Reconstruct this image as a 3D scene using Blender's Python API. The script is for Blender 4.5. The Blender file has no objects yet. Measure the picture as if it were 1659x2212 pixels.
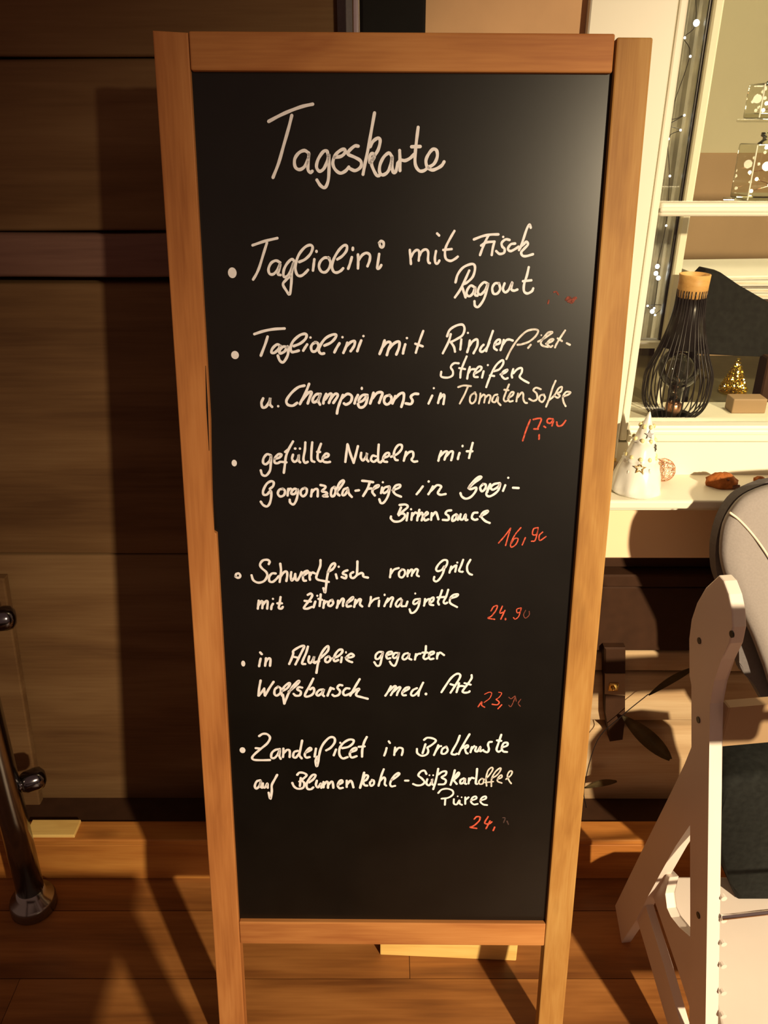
import bpy, bmesh, math, random
from mathutils import Vector, Matrix
random.seed(7)
S = bpy.context.scene
COL = S.collection

# ------------------------------------------------------------------ camera
PITCH = math.radians(26.0)
CAM_H = 1.48
FPX = 1725.0                       # focal length in pixels of a 1659 x 2212 frame
cd = bpy.data.cameras.new('camera')
cam = bpy.data.objects.new('camera', cd); COL.objects.link(cam)
cam.location = (0, 0, CAM_H)
cam.rotation_euler = (math.radians(90) - PITCH, 0, 0)
cd.sensor_fit = 'VERTICAL'; cd.sensor_height = 36.0
cd.lens = 36.0 * FPX / 2212.0
cd.clip_start = 0.02; cd.clip_end = 60
S.camera = cam

# ------------------------------------------------------------------ world, lamps, exposure
w = bpy.data.worlds.new('world'); S.world = w; w.use_nodes = True
bg = w.node_tree.nodes['Background']
bg.inputs[0].default_value = (1.0, 0.56, 0.42, 1); bg.inputs[1].default_value = 0.18
S.view_settings.view_transform = 'Standard'; S.view_settings.look = 'None'
S.view_settings.gamma = 1.0; S.view_settings.use_curve_mapping = False
S.view_settings.exposure = 0.0

def lamp(name, loc, energy, col, radius, aim=None, cone=70):
    ld = bpy.data.lights.new(name, 'SPOT' if aim else 'POINT'); ld.energy = energy; ld.color = col; ld.shadow_soft_size = radius
    o = bpy.data.objects.new(name, ld); o.location = loc; COL.objects.link(o)
    if aim:
        ld.spot_size = math.radians(cone); ld.spot_blend = 1.0
        o.rotation_euler = (Vector(aim) - Vector(loc)).to_track_quat('-Z', 'Y').to_euler()
    return o
lamp('room_lamp', (1.71, -1.9, 2.26), 1150, (1.0, 0.80, 0.52), 0.055, (1.10, 1.15, 0.30), 65)        # the lamp that throws the sign's shadow
lamp('back_room_lamp', (1.0, 1.46, 2.35), 40, (1.0, 0.86, 0.56), 0.10)     # lamp in the room behind the window

# ------------------------------------------------------------------ helpers
SP, CP = math.sin(PITCH), math.cos(PITCH)
CAMP = Vector((0, 0, CAM_H))
def ray(u, v):
    a = (u - 829.5) / FPX; b = (1106 - v) / FPX
    return Vector((a, CP + b * SP, -SP + b * CP))
def atY(u, v, Y):
    d = ray(u, v); return CAMP + d * (Y / d.y)
def atZ(u, v, Z):
    d = ray(u, v); return CAMP + d * ((Z - CAM_H) / d.z)
def atP(u, v, p0, n):
    d = ray(u, v); return CAMP + d * ((Vector(p0) - CAMP).dot(n) / d.dot(n))

MATS = {}
def nodemat(name):
    m = bpy.data.materials.new(name); m.use_nodes = True; MATS[name] = m
    return m, m.node_tree.nodes, m.node_tree.links, m.node_tree.nodes['Principled BSDF']
def bump(N, L, b, src, strength, dist=0.002):
    bn = N.new('ShaderNodeBump'); bn.inputs['Strength'].default_value = strength; bn.inputs['Distance'].default_value = dist
    L.new(src, bn.inputs['Height']); L.new(bn.outputs[0], b.inputs['Normal'])
def plain(name, c, rough=0.5, metal=0.0, var=0.12, scale=40.0, bmp=0.15, spec=0.5, emit=None, estr=0.0):
    m, N, L, b = nodemat(name)
    t = N.new('ShaderNodeTexCoord'); n = N.new('ShaderNodeTexNoise'); n.inputs['Scale'].default_value = scale
    n.inputs['Detail'].default_value = 4
    L.new(t.outputs['Object'], n.inputs['Vector'])
    r = N.new('ShaderNodeValToRGB'); e = r.color_ramp.elements
    e[0].position = 0.3; e[1].position = 0.7
    e[0].color = tuple(x * (1 - var) for x in c) + (1,); e[1].color = tuple(min(1, x * (1 + var)) for x in c) + (1,)
    L.new(n.outputs['Fac'], r.inputs[0]); L.new(r.outputs[0], b.inputs['Base Color'])
    b.inputs['Roughness'].default_value = rough; b.inputs['Metallic'].default_value = metal
    b.inputs['Specular IOR Level'].default_value = spec
    if bmp: bump(N, L, b, n.outputs['Fac'], bmp)
    if emit:
        b.inputs['Emission Color'].default_value = tuple(emit) + (1,); b.inputs['Emission Strength'].default_value = estr
    return m
def wood(name, dark, mid, light, axis='X', scale=1.0, rough=0.5, knots=0.5, spec=0.4, bmp=0.25, coat=0.0):
    """grain runs along `axis`; blotches, fine fibres, a few knots"""
    m, N, L, b = nodemat(name)
    t = N.new('ShaderNodeTexCoord'); oi = N.new('ShaderNodeObjectInfo')
    ad = N.new('ShaderNodeVectorMath'); ad.operation = 'ADD'
    sc = N.new('ShaderNodeVectorMath'); sc.operation = 'SCALE'; sc.inputs[3].default_value = 7.3
    cx = N.new('ShaderNodeCombineXYZ')
    for k in range(3): L.new(oi.outputs['Random'], cx.inputs[k])
    L.new(cx.outputs[0], sc.inputs[0]); L.new(t.outputs['Object'], ad.inputs[0]); L.new(sc.outputs[0], ad.inputs[1])
    def mapped(along, across):
        mp = N.new('ShaderNodeMapping')
        s = [across] * 3; s['XYZ'.index(axis)] = along
        mp.inputs['Scale'].default_value = s; L.new(ad.outputs[0], mp.inputs[0]); return mp.outputs[0]
    n1 = N.new('ShaderNodeTexNoise'); n1.inputs['Scale'].default_value = 1; n1.inputs['Detail'].default_value = 3
    n1.inputs['Distortion'].default_value = 0.6
    L.new(mapped(2.2 * scale, 14 * scale), n1.inputs['Vector'])
    n2 = N.new('ShaderNodeTexNoise'); n2.inputs['Scale'].default_value = 1; n2.inputs['Detail'].default_value = 5
    L.new(mapped(9 * scale, 190 * scale), n2.inputs['Vector'])
    n3 = N.new('ShaderNodeTexNoise'); n3.inputs['Scale'].default_value = 1; n3.inputs['Detail'].default_value = 2
    L.new(mapped(4.5 * scale, 7 * scale), n3.inputs['Vector'])
    a1 = N.new('ShaderNodeMath'); a1.operation = 'MULTIPLY'; a1.inputs[1].default_value = 0.62; L.new(n1.outputs['Fac'], a1.inputs[0])
    a2 = N.new('ShaderNodeMath'); a2.operation = 'MULTIPLY_ADD'; a2.inputs[1].default_value = 0.20
    L.new(n2.outputs['Fac'], a2.inputs[0]); L.new(a1.outputs[0], a2.inputs[2])
    a3 = N.new('ShaderNodeMath'); a3.operation = 'MULTIPLY_ADD'; a3.inputs[1].default_value = 0.18
    L.new(n3.outputs['Fac'], a3.inputs[0]); L.new(a2.outputs[0], a3.inputs[2])
    r = N.new('ShaderNodeValToRGB'); e = r.color_ramp.elements
    e[0].position = 0.34; e[0].color = tuple(dark) + (1,); e[1].position = 0.66; e[1].color = tuple(light) + (1,)
    q = e.new(0.5); q.color = tuple(mid) + (1,)
    L.new(a3.outputs[0], r.inputs[0])
    out = r.outputs[0]
    if knots > 0:
        vo = N.new('ShaderNodeTexVoronoi'); vo.inputs['Scale'].default_value = 1
        L.new(mapped(2.6 * scale, 7 * scale), vo.inputs['Vector'])
        kr = N.new('ShaderNodeValToRGB'); ke = kr.color_ramp.elements
        ke[0].position = 0.04; ke[0].color = (1, 1, 1, 1); ke[1].position = 0.15; ke[1].color = (0, 0, 0, 1)
        L.new(vo.outputs['Distance'], kr.inputs[0])
        km = N.new('ShaderNodeMath'); km.operation = 'MULTIPLY'; km.inputs[1].default_value = knots; L.new(kr.outputs[0], km.inputs[0])
        mx = N.new('ShaderNodeMixRGB'); L.new(km.outputs[0], mx.inputs[0]); L.new(out, mx.inputs[1])
        mx.inputs[2].default_value = tuple(x * 0.6 for x in dark) + (1,); out = mx.outputs[0]
    L.new(out, b.inputs['Base Color'])
    b.inputs['Roughness'].default_value = rough; b.inputs['Specular IOR Level'].default_value = spec
    b.inputs['Coat Weight'].default_value = coat; b.inputs['Coat Roughness'].default_value = 0.25
    bump(N, L, b, a2.outputs[0], bmp, 0.001)
    return m
def clearglass(name, tint=(1, 1, 1), refl=1.0, rough=0.0):
    m = bpy.data.materials.new(name); m.use_nodes = True; N = m.node_tree.nodes; L = m.node_tree.links
    N.remove(N['Principled BSDF']); o = N['Material Output']
    t = N.new('ShaderNodeBsdfTransparent'); t.inputs[0].default_value = tuple(tint) + (1,)
    g = N.new('ShaderNodeBsdfGlossy'); g.inputs['Roughness'].default_value = rough
    fr = N.new('ShaderNodeFresnel'); fr.inputs[0].default_value = 1.5
    mu = N.new('ShaderNodeMath'); mu.operation = 'MULTIPLY'; mu.inputs[1].default_value = refl; L.new(fr.outputs[0], mu.inputs[0])
    mx = N.new('ShaderNodeMixShader'); L.new(mu.outputs[0], mx.inputs[0]); L.new(t.outputs[0], mx.inputs[1]); L.new(g.outputs[0], mx.inputs[2])
    L.new(mx.outputs[0], o.inputs[0]); return m

WM = {}                                           # world matrices of roots
def root(name, loc, label, cat, group=None, rot=None):
    o = bpy.data.objects.new(name, None); COL.objects.link(o)
    M = Matrix.Translation(Vector(loc)) @ (rot or Matrix.Identity(4))
    o.matrix_world = M; o.empty_display_size = 0.05; WM[o.name] = M
    o['label'] = label; o['category'] = cat
    if group: o['group'] = group
    return o
def tag(o, label, cat, group=None):
    o['label'] = label; o['category'] = cat
    if group: o['group'] = group
    return o
def mk(name, bm, mat, parent=None, local=False, smooth=False, label=None, base=None):
    """links the bmesh as one mesh object; world-space vertices unless local"""
    me = bpy.data.meshes.new(name)
    M = Matrix.Identity(4)
    if parent is not None and not local: M = WM[parent.name].inverted()
    if parent is None and base is not None: M = Matrix.Translation(-Vector(base))
    bmesh.ops.recalc_face_normals(bm, faces=bm.faces[:])
    bm.transform(M); bm.to_mesh(me); bm.free()
    if smooth:
        for p in me.polygons: p.use_smooth = True
    me.materials.append(mat)
    o = bpy.data.objects.new(name, me); COL.objects.link(o)
    if parent is not None:
        o.parent = parent; WM[o.name] = WM[parent.name]
    else:
        o.location = base if base is not None else (0, 0, 0); WM[o.name] = Matrix.Translation(o.location)
    if label: o['label'] = label
    return o
def struct(o): o['kind'] = 'structure'; return o
def box(bm, x0, x1, y0, y1, z0, z1, bev=0.0, seg=2, M=None):
    c = Vector(((x0 + x1) / 2, (y0 + y1) / 2, (z0 + z1) / 2))
    mm = Matrix.Translation(c) @ Matrix.Diagonal((abs(x1 - x0), abs(y1 - y0), abs(z1 - z0), 1))
    if M is not None: mm = M @ mm
    r = bmesh.ops.create_cube(bm, size=1, matrix=mm)
    if bev:
        es = list({e for v in r['verts'] for e in v.link_edges})
        bmesh.ops.bevel(bm, geom=es, offset=bev, segments=seg, affect='EDGES', profile=0.5)
    return bm
def prism(bm, pts, off, bev=0.0, seg=2):
    """polygon (world points) extruded by the vector off"""
    off = Vector(off)
    a = [bm.verts.new(Vector(p)) for p in pts]; b = [bm.verts.new(Vector(p) + off) for p in pts]
    n = len(pts); fs = [bm.faces.new(a), bm.faces.new(b[::-1])]
    for i in range(n): fs.append(bm.faces.new((a[i], b[i], b[(i + 1) % n], a[(i + 1) % n])))
    if bev:
        es = [e for e in bm.edges if e.verts[0] in a + b and e.verts[1] in a + b and len(e.link_faces) == 2 and (fs[0] in e.link_faces or fs[1] in e.link_faces)]
        bmesh.ops.bevel(bm, geom=es, offset=bev, segments=seg, affect='EDGES', profile=0.5)
    return bm
def tube(bm, pts, rad, n=10, closed=False, caps=True):
    pts = [Vector(p) for p in pts]; m = len(pts); rings = []
    rr = rad if isinstance(rad, (list, tuple)) else [rad] * m
    up = Vector((0.13, 0.21, 0.97)).normalized()
    prev = None
    for i, p in enumerate(pts):
        if closed: t = pts[(i + 1) % m] - pts[i - 1]
        else: t = pts[min(i + 1, m - 1)] - pts[max(i - 1, 0)]
        t.normalize()
        if prev is None:
            s = t.cross(up) if abs(t.dot(up)) < 0.95 else t.cross(Vector((1, 0, 0)))
        else: s = prev - t * prev.dot(t)
        s.normalize(); prev = s; q = t.cross(s)
        rings.append([bm.verts.new(p + (s * math.cos(a) + q * math.sin(a)) * rr[i]) for a in [2 * math.pi * k / n for k in range(n)]])
    for i in range(m if closed else m - 1):
        A, B = rings[i], rings[(i + 1) % m]
        for k in range(n): bm.faces.new((A[k], A[(k + 1) % n], B[(k + 1) % n], B[k]))
    if caps and not closed:
        bm.faces.new(rings[0][::-1]); bm.faces.new(rings[-1])
    return bm
def lathe(bm, prof, c, n=24, M=None, wob=None):
    c = Vector(c); rings = []
    for j, (r, z) in enumerate(prof):
        ring = []
        for k in range(n):
            a = 2 * math.pi * k / n; rr = r * (1 + (wob(a, j) if wob else 0))
            p = Vector((rr * math.cos(a), rr * math.sin(a), z))
            if M is not None: p = M @ p
            ring.append(bm.verts.new(c + p))
        rings.append(ring)
    for j in range(len(rings) - 1):
        for k in range(n): bm.faces.new((rings[j][k], rings[j][(k + 1) % n], rings[j + 1][(k + 1) % n], rings[j + 1][k]))
    if prof[0][0] > 1e-5: bm.faces.new(rings[0][::-1])
    if prof[-1][0] > 1e-5: bm.faces.new(rings[-1])
    bmesh.ops.remove_doubles(bm, verts=bm.verts[:], dist=1e-6)
    return bm
def ball(bm, c, r, seg=10, ring=8, sc=(1, 1, 1)):
    bmesh.ops.create_uvsphere(bm, u_segments=seg, v_segments=ring, radius=r, matrix=Matrix.Translation(Vector(c)) @ Matrix.Diagonal((*sc, 1)))
    return bm
def smoothpts(P, k=5):
    """Catmull-Rom through the points"""
    P = [Vector(p) for p in P]
    if len(P) < 3: return P
    Q = [P[0] * 2 - P[1]] + P + [P[-1] * 2 - P[-2]]; out = []
    for i in range(1, len(Q) - 2):
        for j in range(k):
            t = j / k; a, b, c, d = Q[i - 1], Q[i], Q[i + 1], Q[i + 2]
            out.append(0.5 * (2 * b + (c - a) * t + (2 * a - 5 * b + 4 * c - d) * t * t + (3 * b - a - 3 * c + d) * t ** 3))
    out.append(P[-1]); return out
NB = bmesh.new

# ------------------------------------------------------------------ materials
m_floor = wood('floor_wood', (0.12, 0.040, 0.010), (0.26, 0.100, 0.025), (0.40, 0.170, 0.047), 'X', 0.8, 0.42, 0.65, 0.45)
m_skirt = wood('skirting_wood', (0.26, 0.085, 0.016), (0.44, 0.17, 0.034), (0.56, 0.25, 0.055), 'X', 1.2, 0.5, 0.6)
m_oldwood = wood('old_timber', (0.092, 0.044, 0.017), (0.145, 0.076, 0.030), (0.190, 0.108, 0.046), 'X', 0.9, 0.75, 0.5, 0.2, 0.5)
m_oldlight = wood('old_timber_pale', (0.12, 0.058, 0.042), (0.18, 0.095, 0.068), (0.24, 0.14, 0.10), 'X', 0.9, 0.75, 0.4, 0.2, 0.5)
m_frame2 = wood('sign_wood_pale', (0.26, 0.115, 0.028), (0.36, 0.180, 0.048), (0.44, 0.25, 0.078), 'Z', 2.2, 0.55, 0.25, 0.2)
m_frame = wood('sign_wood', (0.30, 0.105, 0.030), (0.44, 0.175, 0.052), (0.54, 0.24, 0.078), 'Z', 1.5, 0.55, 0.25, 0.2)
m_frameh = wood('sign_wood_rail', (0.32, 0.115, 0.034), (0.44, 0.185, 0.056), (0.52, 0.24, 0.08), 'X', 1.5, 0.55, 0.2, 0.2)
m_block = wood('pale_block_wood', (0.66, 0.40, 0.11), (0.80, 0.54, 0.17), (0.86, 0.62, 0.22), 'X', 2, 0.55, 0.1)
m_panel = plain('blackboard', (0.0050, 0.0042, 0.0035), 0.28, 0, 0.25, 9, 0.03, 0.42)
m_chalk = plain('white_marker', (0.79, 0.76, 0.79), 0.6, 0, 0.05, 160, 0.1)
m_chalk2 = plain('thin_white_marker', (0.62, 0.58, 0.54), 0.6, 0, 0.25, 260, 0.1)
m_red = plain('red_chalk', (0.55, 0.075, 0.035), 0.8, 0, 0.45, 420, 0.2)
m_red2 = plain('faint_red_chalk', (0.16, 0.030, 0.016), 0.8, 0, 0.6, 420, 0.2)
m_red3 = plain('wiped_chalk', (0.045, 0.020, 0.016), 0.8, 0, 0.5, 300, 0.2)
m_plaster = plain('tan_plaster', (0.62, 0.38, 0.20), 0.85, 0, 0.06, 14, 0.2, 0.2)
m_apron = plain('tan_apron_paint', (0.88, 0.66, 0.42), 0.6, 0, 0.03, 6, 0.03, 0.3)  # white apron tinted tan, its warm shade put into the colour
m_white = plain('cream_paint', (0.80, 0.76, 0.62), 0.42, 0, 0.02, 6, 0.03, 0.4)
m_black = plain('black_post', (0.006, 0.005, 0.004), 0.7, 0, 0.1, 40, 0.1, 0.15)
m_dark = plain('dark_brown_paint', (0.040, 0.017, 0.008), 0.7, 0, 0.12, 40, 0.15, 0.15)
m_steel = plain('brushed_steel', (0.30, 0.29, 0.27), 0.20, 1.0, 0.06, 60, 0.03)
m_chrome = plain('bright_chrome', (0.85, 0.85, 0.85), 0.18, 1.0, 0.03, 60, 0)
m_dsteel = plain('dark_chrome', (0.16, 0.15, 0.17), 0.15, 1.0, 0.05, 40, 0.0)
m_brass = plain('brass', (0.75, 0.50, 0.14), 0.25, 1.0, 0.1, 50, 0.05)
m_paleold = wood('pale_old_timber', (0.34, 0.21, 0.105), (0.46, 0.32, 0.18), (0.56, 0.42, 0.26), 'X', 1.1, 0.8, 0.5, 0.2, 0.5)
m_stone = plain('rubble_stone', (0.60, 0.43, 0.26), 0.85, 0, 0.28, 13, 0.5, 0.2)
m_leaf = plain('dry_leaf', (0.12, 0.085, 0.035), 0.6, 0, 0.3, 30, 0.1, 0.3)
m_joint = plain('stone_joint', (0.05, 0.035, 0.02), 0.9, 0, 0.2, 20, 0.3, 0.1)
m_chair = plain('white_lacquer', (0.70, 0.62, 0.56), 0.38, 0, 0.03, 8, 0.03, 0.45)
m_grey = plain('grey_fabric', (0.28, 0.25, 0.235), 0.8, 0, 0.05, 300, 0.15, 0.25)
m_dgrey = plain('dark_grey_edge', (0.13, 0.115, 0.115), 0.7, 0, 0.08, 200, 0.1, 0.25)
m_pipe = plain('cream_piping', (0.75, 0.66, 0.52), 0.6)
m_blackcloth = plain('black_cloth', (0.011, 0.012, 0.011), 0.85, 0, 0.3, 90, 0.3, 0.15)
m_ceramic = plain('white_ceramic', (0.82, 0.80, 0.72), 0.22, 0, 0.03, 60, 0.08, 0.6)
m_glaze = plain('yellow_glaze', (0.72, 0.62, 0.30), 0.2, 0, 0.2, 60, 0.05, 0.6)
m_copper = plain('copper_wire', (0.80, 0.42, 0.27), 0.25, 1.0, 0.05, 60, 0)
m_ginger = plain('gingerbread', (0.33, 0.10, 0.022), 0.75, 0, 0.3, 120, 0.6, 0.2)
m_icing = plain('brown_glaze', (0.10, 0.022, 0.008), 0.4, 0, 0.2, 100, 0.1)
m_wire = plain('black_wire', (0.012, 0.009, 0.010), 0.35, 0.3, 0.1, 50, 0)
m_collar = wood('pale_collar_wood', (0.45, 0.22, 0.06), (0.62, 0.34, 0.11), (0.70, 0.42, 0.16), 'X', 3, 0.5, 0)
m_farwall = plain('beige_far_wall', (0.44, 0.40, 0.28), 0.8, 0, 0.05, 3, 0.05, 0.2)
m_tanboard = plain('tan_panel', (0.32, 0.21, 0.115), 0.6, 0, 0.08, 5, 0.05, 0.3)
m_gold = plain('gold_foil', (0.85, 0.65, 0.16), 0.22, 1.0, 0.15, 90, 0.6)
m_paper = plain('white_card', (0.80, 0.78, 0.72), 0.6, 0, 0.02, 20, 0)
m_olive = plain('olive_upholstery', (0.10, 0.08, 0.035), 0.7, 0, 0.15, 20, 0.1)
m_pglass = clearglass('window_glass', (0.97, 0.97, 0.94), 0.9)
m_bglass = clearglass('bottle_glass', (0.93, 0.93, 0.86), 1.6, 0.03)
m_night = plain('grey_curtain', (0.66, 0.64, 0.56), 0.6, 0, 0.25, 22, 0.1)
m_bulb = plain('fairy_light', (1, 1, 1), 0.5, 0, 0, 1, 0, 0.5, (0.85, 0.9, 1.0), 14)
m_wbulb = plain('warm_bulb', (1, 1, 1), 0.5, 0, 0, 1, 0, 0.5, (1.0, 0.85, 0.55), 22)
def exec_text():
    # T(view x0, view y0, view scale, pen width, strokes)   strokes: x y x y ... / x y ...   o = dot
    A = (550, 200, 3.687, 25); B = (480, 480, 4.366, 25); Cc = (860, 470, 4.1475, 22); D = (480, 690, 4.1475, 24)
    E_ = (880, 690, 4.366, 22); F_ = (550, 820, 4.1475, 24); G_ = (480, 950, 4.879, 26); H_ = (800, 950, 4.1475, 21)
    I_ = (490, 1200, 5.184, 27); J_ = (790, 1200, 4.484, 21); K_ = (500, 1390, 5.184, 27); L_ = (790, 1390, 4.608, 22)
    M_ = (500, 1570, 5.184, 27); N_ = (790, 1580, 4.879, 23)
    T(*A, '110 228 200 180 290 140 380 108 462 90/295 180 270 280 230 420 190 560 145 675/'
      '430 480 395 460 350 480 318 530 322 590 355 612 395 590 425 530 432 480 425 560 425 615 445 635 458 625/'
      '585 500 575 465 545 470 505 530 492 590 515 625 550 605 580 540 590 490 592 600 585 700 560 755 525 740 495 695/'
      '635 515 690 505 720 475 715 450 680 460 640 500 622 560 640 610 680 640 720 625 750 592/'
      '825 425 795 425 750 465 745 490 800 515 845 545 845 590 800 620 750 600/'
      '955 160 930 300 905 440 880 560 863 650/920 430 945 385 985 360 1000 385 985 450 950 510 920 560 916 520 925 490 945 485 952 515 930 560 950 620 975 660 995 658/'
      '1095 510 1070 480 1030 510 1000 570 995 630 1020 655 1060 630 1085 570 1095 510 1095 590 1105 635 1125 625 1140 560/'
      '1155 460 1158 540 1158 620/1140 560 1165 537 1200 540 1240 520 1270 490/'
      '1303 275 1290 380 1280 480 1280 570 1310 620 1350 620 1385 590/1250 430 1320 428/'
      '1385 595 1430 565 1455 510 1450 460 1420 450 1385 490 1365 540 1375 590 1410 615 1450 605 1490 580 1510 550')
    T(*B, 'o 93 477 41 51/285 217 400 178 518 150/420 195 390 290 350 420 320 490 290 540/'
      '545 380 505 362 460 385 435 440 445 485 480 490 520 450 545 390 535 450 525 490 548 498/'
      '680 370 655 348 610 390 580 450 578 510 610 510 645 460 672 380 655 480 650 580 635 680 600 640 572 585 600 545 640 510/'
      '725 375 780 350 830 300 852 240 830 215 780 235 725 300 695 380 690 450 710 500 745 505 780 480 808 450/'
      'o 888 275 13 16/868 350 862 400 855 455/1010 340 965 335 925 370 912 420 935 465 975 470 1010 430 1020 380 1000 332/'
      '1085 350 1130 320 1170 270 1175 225 1145 220 1095 270 1050 350 1035 420 1050 465 1080 475 1115 460 1140 435/'
      '1232 242 1231 260/1222 330 1205 390 1188 438/1280 305 1282 370 1280 435/1285 360 1320 310 1360 290 1392 310 1390 360 1370 415/'
      '1480 300 1470 370 1462 430 1480 435 1500 405/1480 195 1500 177 1520 190 1522 220 1505 238 1490 225 1483 200')
    T(*Cc, '105 290 110 350 115 415/112 360 140 310 170 290 190 310 185 385/190 345 215 300 250 285 270 310 268 370 272 400 285 408/'
      '340 300 330 360 335 405 355 410 370 385/350 142 368 160/505 120 470 180 430 260 420 320 430 370 470 388 510 370 535 350/405 290 480 282/'
      '680 195 760 165 830 152 900 150/810 160 780 220 755 280 735 335/745 250 790 222 865 215/865 215 850 270 840 335/o 943 173 11 11/'
      '1000 200 965 195 930 225 935 260 955 280 950 315 910 325 880 300/1050 232 1010 240 985 280 1010 300 1060 275 1080 260/'
      '1190 90 1180 62 1155 100 1125 190 1100 260 1085 290/1090 270 1130 235 1150 215 1165 240 1130 280 1105 310 1115 340 1150 345 1210 328/'
      '515 580 535 510 580 450 640 420 680 420 690 460 670 530 620 580 580 600/638 475 600 560 555 650 510 715/575 620 590 670 605 715/'
      '680 620 650 610 620 650 615 690 640 705 670 680 692 625 690 690 712 700/'
      '800 590 770 580 730 620 715 670 740 690 780 650 808 590 790 670 765 740 720 800 690 790 685 750/'
      '905 590 870 590 845 630 855 680 890 680 915 640 905 588/955 590 940 640 960 670 990 650 1015 600 1025 580 1015 640 1040 655 1070 645/'
      '1172 445 1155 520 1130 600 1130 660 1160 680 1200 660 1212 635/1120 570 1195 562')
    T(860, 470, 4.1475, 28, '1512 735 1530 718 1545 730 1530 750/1540 745 1560 760 1578 728 1592 722', 'f')
    T(860, 470, 4.1475, 14, '1398 668 1420 665 1438 690/1345 770 1352 740', 'f')
    T(*D, 'o 113 320 35 37/287 132 370 105 460 88 557 82/405 155 385 220 345 325/520 240 490 225 450 260 440 295 465 300 500 270 522 235 512 290/'
      '580 250 545 245 510 280 520 305 560 285 585 240 590 300 575 345 545 385 515 370 497 325/'
      '640 240 700 215 745 175 755 140 735 130 690 145 635 195 612 250 620 290 650 290 685 280/760 225 740 255 725 280/o 790 163 11 11/'
      '840 205 810 220 795 250 805 285 835 285 860 250 855 215 830 205/'
      '915 235 970 210 1010 170 1020 140 985 138 925 170 880 230 865 280 885 308 912 305/1050 215 1025 255 1005 295/o 1077 160 11 11/'
      '1120 210 1105 255 1085 300/1110 245 1150 205 1185 195 1185 230 1165 265 1150 285/1245 190 1225 240 1210 285/o 1265 150 11 11/'
      '1455 190 1435 250 1410 310/1435 250 1480 205 1510 215 1490 270 1475 320/1490 270 1540 215 1585 200 1585 250 1560 315/'
      '1640 225 1627 270 1620 305/o 1655 168 11 11')
    T(*E_, '150 110 120 190 95 265 80 315/75 230 145 255/375 160 400 100 460 60 520 50 540 90 520 150 460 190 410 215/410 140 390 210 335 320/'
      '410 215 440 260 450 305/510 190 505 240 500 285/o 572 128 10 10/590 200 580 260 565 310/585 250 620 205 660 190 660 250 630 310 625 320/'
      '720 240 700 260 685 295 710 305 750 270 775 220/808 110 780 190 750 280 745 300/830 240 870 225 875 195 850 195 825 230 820 270 845 290/'
      '910 195 895 250 880 290/900 240 930 200 960 190 995 200')
    T(880, 690, 4.366, 19, '935 375 970 300 1020 220 1070 160 1130 110 1200 95 1235 110 1210 160 1150 210 1080 235 1040 240/1165 240 1140 270/'
      '1235 210 1290 180 1350 140 1370 120 1330 125 1290 170 1260 220 1280 250 1330 260/1310 230 1360 210 1380 190 1350 190 1320 230 1350 260 1370 250/'
      '1490 105 1440 180 1405 240 1395 265/1420 180 1460 205/1505 225 1535 240/o 1265 150 8 8', 't')
    T(880, 690, 4.366, 20, '485 415 440 415 410 450 430 490 425 530 380 550 320 540 320 495/560 350 530 420 505 490 500 550/490 460 545 470/590 450 575 500 565 560/'
      '575 510 600 475 640 470/640 510 690 480 700 450 670 450 635 500 630 540 665 545/720 490 705 550/o 760 432 10 10/'
      '745 640 770 570 810 480 850 420 900 385 905 420 870 470 820 490/780 530 820 535/880 520 930 500 945 475 910 490 890 530 920 562 948 555/'
      '1000 470 985 520 990 550/1000 510 1040 470 1080 460 1080 500 1060 540 1090 570 1145 600')
    T(*E_, '235 720 200 795/o 250 650 10 10/315 700 300 750 290 790/305 750 340 710 350 730 340 800')
    T(880, 690, 4.366, 18, '480 640 530 625 600 630/570 640 540 710 495 795/640 690 600 720 590 770 610 795 640 770 650 720 635 690/'
      '690 700 685 750 675 795/690 740 720 710 735 730 725 785/735 740 765 715 785 730 770 790/850 710 820 720 800 770 830 780 855 730 855 780 880 810/'
      '960 615 930 690 910 750 925 775 950 765/915 665 955 670/950 745 990 720 1005 690 980 690 955 740 965 775 995 770/'
      '1045 700 1035 740 1030 775/1045 735 1080 690 1095 710 1095 750 1110 785 1130 790/1260 660 1215 645 1190 670 1220 700 1225 750 1190 770 1150 750/'
      '1290 710 1255 720 1245 760 1275 780 1300 740 1285 710/1400 580 1370 650 1340 750 1310 825/1330 770 1372 735 1400 700 1430 650 1460 640 1450 680 1420 700 1440 720 1420 740 1385 722/'
      '1470 730 1520 710 1540 690 1500 685 1470 730 1475 780 1495 820', 't')
    T(880, 690, 4.366, 16, '1160 950 1120 1050 1090 1145/1190 945 1240 935 1265 945 1235 1020/1195 1035 1235 1035/1245 1090 1243 1130/1290 1010 1305 1020/'
      '1375 940 1330 940 1320 970 1350 980 1380 950 1365 1005/1410 970 1420 1005 1460 1000 1495 955', 'r')
    T(*F_, '75 170 60 210 70 250 100 245 130 200 140 165 135 220 155 245/o 210 240 11 11/445 55 390 70 330 120 285 185 295 225 340 235 380 210/'
      '487 40 460 110 430 170 405 220/430 180 480 120 510 115 490 170 475 215/590 130 550 135 520 175 525 205 560 190 590 135 570 190 585 225/'
      '640 130 620 180 615 215/630 180 670 130 690 140 665 210/675 180 720 130 745 145 705 210/790 140 765 200 745 260 737 305/'
      '780 170 830 130 870 150 860 200 820 225 800 215/925 140 905 180 895 215/o 960 80 11 15/'
      '1010 140 970 140 940 170 935 200 970 190 1010 150 1000 210 975 245 940 250 925 220/1065 120 1050 170 1035 215/1055 170 1100 120 1145 120 1130 170 1115 210/'
      '1210 140 1170 155 1160 200 1185 225 1220 200 1225 160 1205 140/1260 150 1250 180 1235 215/1250 180 1300 130 1335 125 1335 180 1315 245/'
      '1465 130 1430 130 1400 155 1415 190 1400 220 1355 215')
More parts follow.
